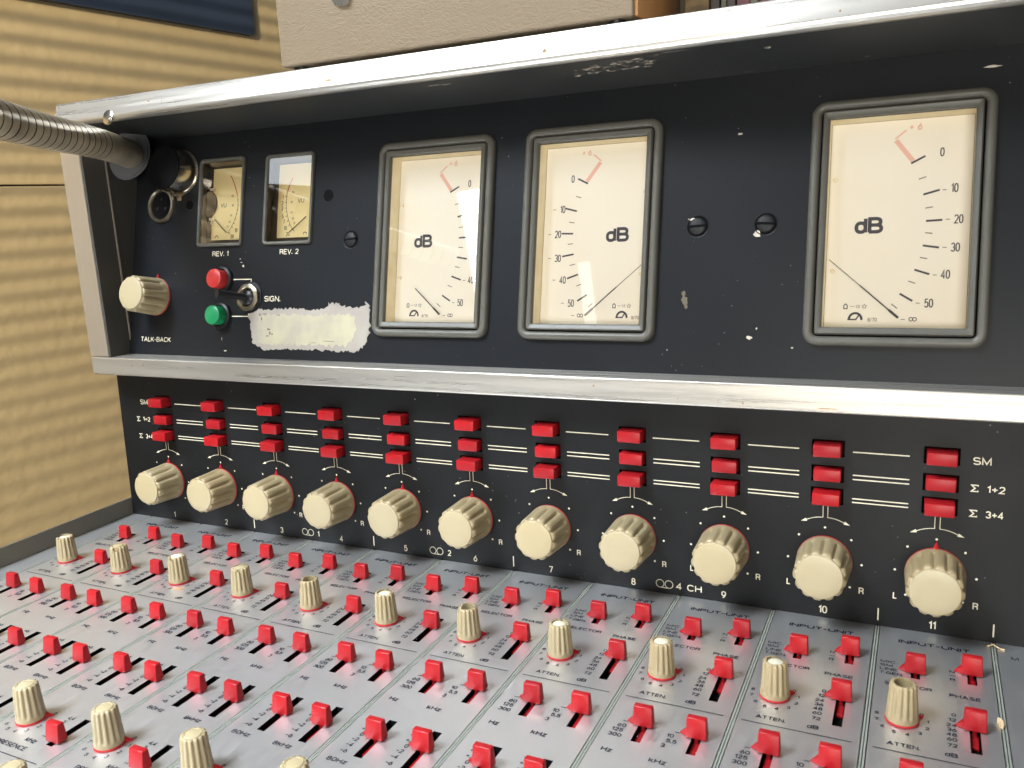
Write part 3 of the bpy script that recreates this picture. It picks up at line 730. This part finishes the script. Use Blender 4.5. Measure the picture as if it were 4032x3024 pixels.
DESC = ['grey-framed dB meter beside the torn paper label', 'middle dB meter with its numbers on the left side', 'right-hand dB meter, pale face and faded red mark']
for i, u in enumerate(LM):
    M = MBp @ T(u, 0, 0)
    mb = MB(); x0, x1, y0, y1 = 0, 6.33, 1.31, 10.73
    ring_sweep(mb, [(x0, x1, y0, y1, .55, 0), (x0, x1, y0, y1, .55, .14), (x0+.03, x1-.03, y0+.03, y1-.03, .52, .22), (x0+.11, x1-.11, y0+.11, y1-.11, .45, .29), (x0+.20, x1-.20, y0+.20, y1-.20, .36, .31), (x0+.29, x1-.29, y0+.29, y1-.29, .28, .28), (x0+.355, x1-.355, y0+.355, y1-.355, .22, .20), (x0+.365, x1-.365, y0+.365, y1-.365, .20, .0)])
    mb.add([(a_, b_, .006) for a_, b_ in rrect(.33, 6.0, 1.64, 10.40, .2)]+[(a_, b_, .006) for a_, b_ in rrect(.66, 5.66, 2.01, 10.05, .05)], [(k_, (k_+1) % 28, 28+(k_+1) % 28, 28+k_) for k_ in range(28)], 1)
    bz = mb.build('level_meter', [BEZEL, VOID], console, M, smooth=50, label=DESC[i])
    mb = MB(); a, b, c, d = .43, 5.90, 1.74, 10.32
    ring_sweep(mb, [(a, b, c, d, .10, 0), (a, b, c, d, .10, .22), (a+.05, b-.05, c+.05, d-.05, .07, .27), (a+.20, b-.20, c+.25, d-.22, .04, .24), (a+.245, b-.245, c+.285, d-.255, .03, .19), (a+.25, b-.25, c+.29, d-.26, .02, .0)])
    mb.build('inner_frame', [BEZEL], bz, M, smooth=50)
    mb = MB(); x0, x1, y0, y1 = a+.235, b-.235, c+.275, d-.245
    for q in (((x0, y0), (x0, y1)), ((x0, y1), (x1, y1)), ((x1, y1), (x1, y0)), ((x1, y0), (x0, y0))):
        (p, r), (s_, t) = q; mb.quad((p, r, .02), (s_, t, .02), (s_, t, -.80), (p, r, -.80))
    mb.build('housing', [CARDW], bz, M)
    mb = MB(); inset = .10 if i != 0 else .14
    mb.box(x0+.012, x1-.012, y0+.012, y1-.012, -.9, -.79)
    if i == 0: poly = [(x0+.15, y0+.02), (x0+.15, 4.05), (x0+.05, 4.1), (x0+.04, 7.7), (x0+.2, 7.78), (x0+.2, y1-.1), (x1-.02, y1-.1), (x1-.02, y0+.02)]
    else: poly = [(x0+.05, y0+.02), (x0+.05, y1-.08), (x1-.03, y1-.08), (x1-.03, y0+.02)]
    mb.prism(poly, -.78, -.75)
    cd = mb.build('scale_card', [CARD], bz, M)
    mb = MB(); level_card(i == 1, mb); mb.build('scale_markings', [SCALEINK, SCALEPALE, SCALERED, SCALEREDV if False else SCALERED], bz, M)
    m = (lambda q: 6.29-q) if i == 1 else (lambda q: q)
    mb = MB(); p0, p1, p2, p3 = [(m(q), w_, -.56) for q, w_ in ((.80 if i else 1.95, 4.72 if i else 3.71), (1.95, 3.71), (3.02, 2.76), (3.36, 2.46))]
    if i: mb.tube([p0, p1], .012, 6)
    mb.tube([p1, p2], .024, 6); mb.tube([p2, p3], .045, 6)
    mb.build('needle', [NEEDLE], bz, M)
    mb = MB()
    for (px_, py_) in ((m(.88), 7.86), (m(.92), 4.28)): mb.lathe([(.09, -.75), (.09, -.66), (.05, -.64)], 12, M=T(px_, py_, 0))
    mb.build('card_pins', [CARDW], bz, M)
    mb = MB(); mb.quad((x0-.03, y0-.03, .10), (x1+.03, y0-.03, .10), (x1+.03, y1+.03, .10), (x0-.03, y1+.03, .10)); mb.build('glass', [GLASS], bz, M)

# ---- VU meters
def vu(u0, u1, v0, v1, kind, label):
    mb = MB(); 
    ring_sweep(mb, [(u0, u1, v0, v1, .22, 0), (u0, u1, v0, v1, .22, .10), (u0+.03, u1-.03, v0+.03, v1-.03, .2, .15), (u0+.11, u1-.11, v0+.11, v1-.11, .14, .16), (u0+.17, u1-.17, v0+.17, v1-.17, .10, .11), (u0+.18, u1-.18, v0+.18, v1-.18, .09, .0)])
    bz = mb.build('vu_meter', [BEZEL], console, MBp, smooth=50, label=label)
    x0, x1, y0, y1 = u0+.19, u1-.19, v0+.20, v1-.20
    mb = MB(); e = .55
    for (p, r, s_, t) in ((x0, y0, x0, y1), (x0, y1, x1, y1), (x1, y1, x1, y0), (x1, y0, x0, y0)):
        fx = lambda q: q-(e if q == x0 else .15); mb.quad((p, r, .01), (s_, t, .01), (fx(s_), t, -.95), (fx(p), r, -.95))
    mb.box(x0-e, x1, y0, y1, -1.05, -.96); mb.build('housing', [HOUSE], bz, MBp)
    mb = MB(); cx0 = u0+.10 if kind == 1 else u0+.13; cy1 = v1-.30
    mb.box(cx0, cx0+2.35, v0+.53, cy1, -.88, -.85); mb.build('scale_card', [CARDVU], bz, MBp)
    mb = MB(); z = -.843
    def arc3(p0, p1, p2, n=10):   # quadratic through the middle point
        P = [Vector(q) for q in (p0, p1, p2)]; Cc = P[1]*2-(P[0]+P[2])*.5
        return [tuple(P[0]*(1-t)**2+Cc*2*t*(1-t)+P[2]*t*t) for t in [k/n for k in range(n+1)]]
    if kind == 1:
        mb.line(arc3((8.32, 10.06), (8.62, 9.52), (8.84, 8.96)), .065, z, 1); mb.line(arc3((8.84, 8.96), (8.84, 7.95), (8.26, 6.89)), .03, z)
        for x, y, dx, dy in ((8.85, 8.7, .09, 0), (8.87, 8.42, .1, 0), (8.84, 8.15, .1, -.01), (8.80, 7.95, .08, -.02), (8.72, 7.68, .1, -.04), (8.62, 7.45, .1, -.06), (8.5, 7.25, .1, -.06), (8.30, 6.93, .12, -.07)): mb.line([(x, y), (x+dx, y+dy)], .035, z)
        for s, x, y, h in (('20', 8.58, 6.70, .22), ('10', 8.85, 7.03, .22), ('100', 8.49, 8.94, .13), ('80', 8.55, 8.42, .13), ('60', 8.45, 7.88, .13), ('40', 8.35, 7.52, .13), ('20', 8.23, 7.26, .13)): text(mb, s, x, y, h, None, z=z, bold=.0, xs=.8, mi=0 if h > .2 else 2)
        text(mb, 'VU', 7.86, 8.45, .23, .42, z=z); nd = ((8.28, 6.9), (7.37, 7.66)); g = (7.45, 6.66)
    else:
        mb.line(arc3((12.66, 9.68), (12.47, 9.3), (12.33, 8.92)), .065, z, 1); mb.line(arc3((12.33, 8.92), (12.36, 7.85), (12.79, 6.92)), .03, z)
        for x, y, dx, dy in ((12.33, 8.72, -.12, 0), (12.32, 8.40, -.1, 0), (12.32, 8.1, -.1, -.01), (12.34, 7.9, -.07, -.01), (12.38, 7.68, -.11, -.04), (12.48, 7.42, -.11, -.05), (12.6, 7.2, -.1, -.07), (12.79, 6.95, .12, -.1)): mb.line([(x, y), (x+dx, y+dy)], .035, z)
        for s, x, y, h in (('1', 12.06, 8.68, .22), ('2', 12.03, 8.37, .22), ('3', 12.03, 8.09, .22), ('5', 12.09, 7.65, .22), ('7', 12.19, 7.37, .22), ('10', 12.30, 7.02, .22), ('20', 12.48, 6.70, .22), ('100', 12.72, 8.92, .12), ('80', 12.65, 8.4, .12), ('60', 12.68, 7.85, .12), ('40', 12.78, 7.52, .12), ('20', 12.89, 7.27, .12)): text(mb, s, x, y, h, None, z=z, bold=.0, xs=.8, mi=0 if h > .2 else 2)
        text(mb, 'VU', 13.27, 8.45, .23, .42, z=z); nd = ((12.70, 6.78), (13.77, 7.56)); g = (13.63, 6.66)
    mb.line([(g[0]+.11*math.cos(k*PI/8), g[1]+.11*math.sin(k*PI/8)) for k in range(9)], .045, z)
    mb.build('scale_markings', [SCALEINK, SCALEREDV, SCALEPALE], bz, MBp)
    mb = MB(); mb.tube([(nd[0][0], nd[0][1], -.70), (nd[1][0], nd[1][1], -.70)], .025, 6); mb.build('needle', [NEEDLE], bz, MBp)
    if kind == 1:
        mb = MB(); mb.lathe([(.80, -.84), (.80, -.72), (.75, -.70)], 36, M=T(6.62, 8.56, 0)); mb.build('magnet', [VOID], bz, MBp, smooth=40)
        mb = MB(); mb.box(6.95, 7.25, 9.28, 9.40, -.8, -.68); mb.box(6.98, 7.28, 7.62, 7.76, -.8, -.68); mb.box(7.1, 7.18, 7.4, 7.62, -.8, -.7); mb.build('magnet_lugs', [CARDW], bz, MBp)
    mb = MB(); mb.quad((x0-.01, y0-.01, .05), (x1+.01, y0-.01, .05), (x1+.01, y1+.01, .05), (x0-.01, y1+.01, .05)); mb.build('glass', [GLASS], bz, MBp)
vu(6.94, 10.16, 6.0, 10.80, 1, 'left small VU meter with black magnet over its yellow face')
vu(11.60, 14.80, 5.98, 10.72, 2, 'right small VU meter with sky reflected in its glass')

# ---- talk-back section
M = MBp @ T(4.0, 3.28, 0)
k = put('talkback_knob', pan_body, console, M @ Rz(.1)); put('pointer_skirt', pan_skirt, k, M @ Rz(math.radians(88))); put('cap', pan_cap, k, M)
for (x, y, m_, nm) in ((8.90, 4.19, REDB, 'red'), (8.90, 2.23, GREENB, 'green')):
    M = MBp @ T(x, y, 0)
    mb = MB(); mb.lathe([(.74, 0), (.74, .10), (.70, .18), (.58, .22), (.56, .02)], 40, cap1=False)
    k = mb.build('signal_button', [BLACK], console, M, smooth=40, label=nm+' round push button in a black collar')
    mb = MB(); mb.lathe([(.50, .0), (.52, .05), (.515, .66), (.50, .71), (.46, .735), (.02, .74)], 44); mb.build('button_cap', [m_], k, M, smooth=40)
M = MBp @ T(10.83, 3.22, 0)
mb = MB(); mb.lathe([(.84, 0), (.84, .05), (.78, .07)], 40, mi=1)
pr = [(.62, .07), (.70, .10), (.70, .22), (.60, .27), (.52, .28), (.46, .22), (.44, .1)]
n_ = 48; v = []
for r, z in pr: v += [((r+(.03 if (i//3) % 2 and r > .65 else 0))*math.cos(2*PI*i/n_), (r+(.03 if (i//3) % 2 and r > .65 else 0))*math.sin(2*PI*i/n_), z) for i in range(n_)]
mb.add(v, [(k*n_+i, k*n_+(i+1) % n_, (k+1)*n_+(i+1) % n_, (k+1)*n_+i) for k in range(len(pr)-1) for i in range(n_)], 0)
mb.lathe([(.44, .12), (.38, .22), (.2, .3)], 24, mi=1)
k = mb.build('toggle_switch', [NICKEL, BLACK], console, M, smooth=40)
mb = MB(); mb.tube([(0, 0, .1), (-.25, 0, .8), (-.62, .03, 1.75)], [.17, .19, .24], 14); mb.build('lever', [BLACK], k, M, smooth=50)
# sockets, holes, screws
M = MBp @ T(4.12, 8.43, 0)
mb = MB(); mb.lathe([(1.0, 0), (1.0, .10), (.95, .20), (.86, .22), (.80, .16), (.78, .02)], 48, mi=0, cap1=False); mb.lathe([(.79, .03), (.02, .035)], 48, mi=1)
for a in (90, 210, 330): mb.lathe([(.09, .03), (.09, .09), (.02, .1)], 12, mi=2, M=T(.35*math.cos(math.radians(a)), .35*math.sin(math.radians(a)), 0))
mb.build('cable_socket', [NICKEL, VOID, BLACK], console, M, smooth=40, label='round three-pin socket with a tarnished rim')
M = MBp @ T(5.45, 10.2, 0)
mb = MB(); mb.lathe([(1.32, 0), (1.32, .06), (1.24, .10), (1.20, .10), (1.20, 1.25)], 56, mi=0, cap1=False); mb.lathe([(1.20, 1.25), (1.18, 1.31), (1.0, 1.34), (.9, 1.3), (.02, 1.3)], 56, mi=1)  # front disc coloured black to carry the gooseneck's shade
mb.box(-.16, .16, -1.55, -1.25, 0, .06, 0)
mb.build('lamp_socket', [CHROME, VOID], console, M, smooth=40, label='protruding chrome socket in the shade of the gooseneck')
def hole(x, y, r, screw):
    M = MBp @ T(x, y, 0)
    mb = MB(); mb.lathe([(r*1.10, .0), (r*1.08, .012), (r, .012), (r*.98, .004)], 32, mi=0, cap1=False); mb.lathe([(r, .006), (.01, .006)], 32, mi=1)
    if screw:
        mb.lathe([(r*.80, .006), (r*.80, .05), (r*.74, .08), (r*.4, .105), (.01, .11)], 28, mi=2, cap1=False)
        mb.box(-r*.82, r*.82, -.05, .05, .03, .115, 1, Rz(math.radians(random.uniform(-6, 6))))
    return mb.build('panel_screw' if screw else 'panel_hole', [PANEL, VOID, mat('screw_black', (.012, .012, .013), .5, spec=.25)], console, M, smooth=50)
hole(6.20, 8.37, .26, False); hole(15.72, 8.40, .31, False)
for x, y in ((17.23, 6.12), (34.65, 6.12), (37.38, 6.12)): hole(x, y, .44, True)

# ================================================================== things resting on / fixed to the console
# torn paper label
base = [(10.80, 2.25), (11.0, 2.5), (11.51, 2.58), (12.3, 2.6), (13.2, 2.66), (14.4, 2.6), (15.6, 2.62), (15.95, 2.72), (16.03, 2.92), (16.7, 2.93), (17.2, 2.7), (18.0, 2.72), (18.25, 2.78), (18.35, 3.05), (18.5, 2.8), (18.62, 2.19), (18.6, 1.5), (18.38, .84), (17.9, .52), (17.0, .52), (15.0, .56), (13.0, .54), (11.88, .49), (11.5, .72), (11.19, .81), (11.1, 1.3), (10.95, 1.9)]
def jag(poly, amp, seg, seed):
    rnd = random.Random(seed); out = []
    for i in range(len(poly)):
        a = Vector(poly[i]); b = Vector(poly[(i+1) % len(poly)]); n = max(1, int((b-a).length/seg)); d = (b-a); nn = Vector((-d.y, d.x)).normalized()
        for k in range(n):
            p = a+d*k/n+nn*rnd.uniform(-amp, amp); out.append((p.x, p.y))
    return out
mb = MB(); mb.prism(jag(base, .075, .09, 5), .004, .03)
inner = [(11.45, 2.25), (13, 2.35), (15, 2.3), (16.5, 2.38), (17.7, 2.35), (17.85, 1.9), (17.7, 1.1), (17.2, .78), (15, .8), (13.2, .74), (11.7, .8), (11.5, 1.3)]
mb.prism(jag(inner, .10, .12, 9), .03, .045, 1)
P5 = lambda x, y: (x, y, .049)
k0 = len(mb.f)
for i, (x, y, a, b) in enumerate([(11.62, 2.32, .07, .09), (12.25, 1.55, .16, .05), (12.35, 1.35, .05, .16), (12.2, 1.2, .14, .04), (12.5, 1.3, .09, .05), (11.95, 2.35, .2, .03), (11.75, 2.1, .05, .12), (12.9, 2.3, .12, .03), (16.2, 1.0, .5, .02), (15.2, .9, .3, .015)]): blob(mb, P5, x, y, a, b, seed=i+300)
mb.m[k0:] = [2]*(len(mb.m)-k0)
o = mb.build('torn_label', [PAPER, PAPERY, mat('smudge', (.13, .10, .07), .8)], None, MBp @ T(0, 0, 0)); tag(o, 'torn yellowed paper label stuck on the black panel below SIGN.', 'paper label')

# gooseneck microphone arm
gn = thing('gooseneck_arm', 'ribbed steel gooseneck arm leaving the panel at the upper left', 'gooseneck', T(2.6, 2.0, 21.0))
P0 = Vector((2.3, 2.35, 20.85)); P1 = Vector((4.98, -2.22, 21.18)); P2_ = Vector((8.93, -8.59, 21.22)); P3 = Vector((13.3, -15.2, 21.30))
def bez(t):   # smooth path through the four points
    pts = [P0, P1, P2_, P3]; k = min(int(t*3), 2); s = t*3-k
    a = pts[max(k-1, 0)]; b = pts[k]; c = pts[k+1]; d = pts[min(k+2, 3)]
    return .5*((2*b)+(c-a)*s+(2*a-5*b+4*c-d)*s*s+(3*b-a-3*c+d)*s**3)
mb = MB(); path = [bez(t/60) for t in range(0, 21)]
mb.tube(path, .76, 28); mb.build('barrel', GOOSE, gn, smooth=40)
mb = MB(); fine = [bez(1/3+2/3*t/800) for t in range(801)]
acc = [0];
for a, b in zip(fine, fine[1:]): acc.append(acc[-1]+(b-a).length)
rad = []
for s in acc:
    ph = (s % .75)/.75; rad.append(.755+.012*math.sin(PI*min(1, ph/.9)) if ph < .9 else .70)
mb.tube(fine, rad, 28, caps=False); mb.m = [1 if min(rad[i//28], rad[i//28+1]) < .72 else 0 for i in range(len(mb.f))]; mb.build('flexible_neck', [GOOSE, BLACK], gn, smooth=25)
ax = (P1-P0).normalized(); q = ax.to_track_quat('Z', 'Y').to_matrix().to_4x4(); q.translation = P0+ax*1.35
mb = MB()
loz = [(1.30*math.cos(a)*(1.0), 1.08*math.sin(a)) for a in [2*PI*i/48 for i in range(48)]]
loz = [(x*(1+.12*abs(math.cos(math.atan2(y, x)))), y*.98) for x, y in loz]
mb.prism([(x*.93, y*.93) for x, y in loz], -.30, -.22); mb.prism(loz, -.22, .04); mb.prism([(x*.9, y*.9) for x, y in loz], .04, .10)
mb.build('flange', DARKSTEEL, gn, q @ Rz(math.radians(62)), smooth=50)

# beige case standing on the top rail
cs = thing('equipment_case', 'crinkled beige leatherette case standing on the console top rail', 'case', T(24.35, 2.4, 23.66))
mb = MB(); mb.rbox(15.88, 32.83, -.9, 5.8, 23.84, 34.0, r=.12, segs=3); mb.build('body', LEATHER, cs, smooth=40)
mb = MB(); mb.rbox(32.80, 32.95, -.70, 5.65, 23.86, 33.9, r=.05); mb.build('side_panel', CASESIDE, cs, smooth=40)
mb = MB()
for x, y in ((16.6, -.3), (32., -.3), (16.6, 5.2), (32., 5.2)): mb.lathe([(.35, 23.665), (.35, 23.86)], 16, M=T(x, y, 0))
mb.build('rubber_feet', BLACK, cs)
mb = MB(); mb.prism([(19.05, 26.5), (19.25, 26.08), (19.55, 25.98), (19.95, 25.98), (20.1, 26.25), (20.1, 27.4), (19.05, 27.4)], .0, .12); mb.lathe([(.16, .12), (.16, .2), (.05, .24)], 16, M=T(19.6, 26.45, 0))
mb.build('latch', CHROME, cs, frame(0, -.90, 0, PI/2), smooth=40)
# things behind the case on the console top
o = MB(); o.rbox(33.75, 34.75, 3.2, 6.8, 23.67, 32, r=.06); o = o.build('wicker_box', WICKER); tag(o, 'brown wicker box on the console top just right of the beige case', 'box')
bx = 34.80; bi = 0
for w_, m_, lb in ((.36, BOOK1, 'thin black binder next to the wicker box'), (.22, BOOK2, 'narrow olive binder second from the wicker box'), (.34, BOOK1, 'black binder between the olive and maroon binders'), (.52, BOOK3, 'maroon binder right of the black ones'), (.30, BOOK2, 'olive binder standing right of the maroon binder'), (.62, BOOK3, 'rightmost wide maroon binder on the console top')):
    o = MB(); o.rbox(bx, bx+w_, 3.3+.1*(bi % 2), 7.5, 23.67, 31.0-.4*(bi % 3), r=.03); o = o.build('binder', m_); tag(o, lb, 'binder', 'binders on the console top'); bx += w_+.04; bi += 1

# debris
def splinter(x, y, z, L, w, a, m_, name, label):
    mb = MB(); rnd = random.Random(int(x*10)); pts = [(-L/2, -w*.3), (-L*.2, -w/2), (L*.3, -w*.35), (L/2, 0), (L*.25, w*.35), (-L*.15, w*.5), (-L/2, w*.25)]
    mb.prism(pts, 0, .09); o = mb.build(name, m_, None, T(x, y, z) @ Rz(a)); tag(o, label, 'splinter')
splinter(45.97, -5.66, .012, .50, .17, math.radians(-80), WOOD, 'wood_splinter', 'pale wood splinter lying across the divider right of strip 11')
splinter(11.80, -7.18, .012, .48, .12, math.radians(18), mat('reddish_wood', (.42, .24, .13), .7), 'wood_chip', 'brown wood chip lying below the third attenuator knob')
mb = MB(); mb.tube([(45.85, -.42, .03), (46.05, -.36, .10), (46.22, -.46, .05), (46.42, -.52, .02)], .022, 6); o = mb.build('fibre', WOOD); tag(o, 'short pale fibre lying at the top of the divider right of strip 11', 'fibre')
rnd = random.Random(11); mb = MB()
for i in range(420):
    x = rnd.uniform(20, 48)+rnd.uniform(-8, 0)*rnd.random(); y = -abs(rnd.gauss(0, 7)); 
    if y < -20: continue
    blob(mb, lambda a, b: (a, b, .006), x, y, rnd.uniform(.008, .026), rnd.uniform(.008, .026), n=5, seed=500+i)
for i in range(120):
    x = rnd.uniform(16, 47); blob(mb, lambda a, b: (a, b, 9.857), x, rnd.uniform(-.9, .05), rnd.uniform(.01, .04), rnd.uniform(.01, .03), n=5, seed=900+i)
o = mb.build('dust', mat('dust', (.75, .72, .66), .9)); tag(o, 'scattered white dust specks on the metal plates', 'dust'); o['kind'] = 'stuff'

# ================================================================== wall with navy board
wl = thing('plaster_wall', 'yellow rough-textured wall left of the console, striped by blind shadows', 'wall', T(-30, 25, -30))
wd = Vector((.1296, .9915, 0)).normalized()
MW = Matrix((wd, Vector((0, 0, 1)), wd.cross(Vector((0, 0, 1))))).transposed().to_4x4(); MW.translation = Vector((-30, 25, 0))  # x along wall, y up, z outward (+x world)
mb = MB(); mb.rbox(-90, 160, -60, 21.12, -3, 0, r=.12); mb.build('lower_board', PLASTER, wl, MW)
mb = MB(); mb.rbox(-90, 160, 21.26, 95, -3, 0, r=.05); mb.build('upper_board', PLASTER, wl, MW)
mb = MB(); mb.prism(rrect(-60, 22.0, 37.5, 75, .5), 0.02, .7); o = mb.build('wall_board', NAVY, None, MW); tag(o, 'dark navy board mounted on the wall at the top left', 'board')

# ================================================================== light
w = bpy.data.worlds.new('World'); scene.world = w; w.use_nodes = True
nt = w.node_tree; N = nt.nodes; L = nt.links; bg = N['Background']
tc = N.new('ShaderNodeTexCoord'); sp = N.new('ShaderNodeSeparateXYZ'); L.new(tc.outputs['Generated'], sp.inputs[0])
cr = N.new('ShaderNodeValToRGB'); mr = N.new('ShaderNodeMapRange'); mr.inputs['From Min'].default_value = -1; mr.inputs['From Max'].default_value = 1
L.new(sp.outputs['Z'], mr.inputs['Value']); L.new(mr.outputs[0], cr.inputs[0])
e = cr.color_ramp.elements; e[0].position = .35; e[0].color = (.10, .085, .06, 1); e[1].position = .9; e[1].color = (.42, .44, .46, 1)
L.new(cr.outputs[0], bg.inputs['Color']); bg.inputs['Strength'].default_value = .38

def area(name, loc, target, sx, sy, power, col, spread=180):
    l = bpy.data.lights.new(name, 'AREA'); l.shape = 'RECTANGLE'; l.size = sx*CM; l.size_y = sy*CM; l.energy = power; l.color = col; l.spread = math.radians(spread)
    o = bpy.data.objects.new(name, l); C.objects.link(o); o.location = Vector(loc)*CM
    o.rotation_euler = (Vector(target)-Vector(loc)).to_track_quat('-Z', 'Y').to_euler(); return o
ctr = Vector((24, 0, 14))
area('window_sky_light', ctr+Vector((-.56, -.46, .72))*170, ctr, 130, 66, 22, (.80, .90, 1.0))
# three panes of the window low down, mirrored in the meter glasses
def glass_light(u, v, wu, hv, tilt, dist, power, col):
    """a pane of the window, standing where the meter glass at (u, v) mirrors it"""
    P = MBp @ Vector((u, v, .1)); nrm = (MBp.to_3x3() @ Vector((0, 0, 1))).normalized(); V = P-CP; dv = V.length; V.normalize()
    r = V-2*V.dot(nrm)*nrm; k = (dist+dv)/dv
    up = MBp.to_3x3() @ Vector((0, 1, 0)); zax = -r; zax = -r  # light shines along -Z
    Z = r; X = up.cross(Z).normalized(); Y = Z.cross(X)
    Mx = Matrix((X, Y, Z)).transposed().to_4x4() @ Rz(math.radians(tilt)); Mx.translation = (P+r*dist)*CM
    l = bpy.data.lights.new('window_pane_light', 'AREA'); l.shape = 'RECTANGLE'; l.size = wu*k*abs(V.y)*CM; l.size_y = hv*k*CM; l.energy = power; l.color = col
    o = bpy.data.objects.new('window_pane_light', l); C.objects.link(o); o.matrix_world = Mx
glass_light(24.85, 5.0, 1.5, 6.2, 13, 170, .6, (.93, .97, 1))
glass_light(30.0, 3.2, .55, 3.0, 9, 170, .04, (1, .97, .9))
glass_light(13.2, 9.95, 3.4, 1.7, 3, 55, .03, (.85, .93, 1))
area('room_fill_light', (62, -135, 16), (36, 0, 12), 80, 50, 3.0, (1, .94, .84), 75)
area('ceiling_light', (5, -25, 120), (20, -12, 0), 60, 60, 4, (.92, .95, 1))
area('near_desk_fill', (-12, -58, 84), (12, -24, 0), 36, 36, 3.9, (.86, .93, 1), 62)  # added fill lamp that brightens the near-left part of the desk

# sunlight through a venetian blind, falling on the wall
sunp = Vector((40, -150, 75)); tgt = Vector((-33, 25, 17))
l = bpy.data.lights.new('sun_spot', 'SPOT'); l.energy = 400; l.color = (1, .86, .62); l.spot_size = math.radians(27); l.spot_blend = .15; l.shadow_soft_size = .0044
o = bpy.data.objects.new('sun_spot', l); C.objects.link(o); o.location = sunp*CM; o.rotation_euler = (tgt-sunp).to_track_quat('-Z', 'Y').to_euler()
bl = thing('window_blind', 'venetian blind with pale horizontal slats, out of frame by the window', 'blind', T(12, -90, 50))
tt = .36
bc = sunp+(tgt-sunp)*tt
mb = MB()
per = 1.95*tt
for i in range(-32, 33):
    zc = bc.z+i*per
    mb.box(-32, 15.8, -.02, .02, zc-per*.25, zc+per*.25)
fm = MB(); ed = bc+wd*15.8; fm.box(ed.x-.6, ed.x+13, ed.y-.5, ed.y+.5, bc.z-32, bc.z+32); fm.build('light_blocker', mat('blocker_paint', (.5, .48, .42), .7), bl)  # unseen panel added beside the blind to keep the spot off the console
mb.build('slats', mat('blind_slat', (.6, .58, .5), .6), bl, T(bc.x, bc.y, 0) @ Rz(math.atan2(wd.y, wd.x)))
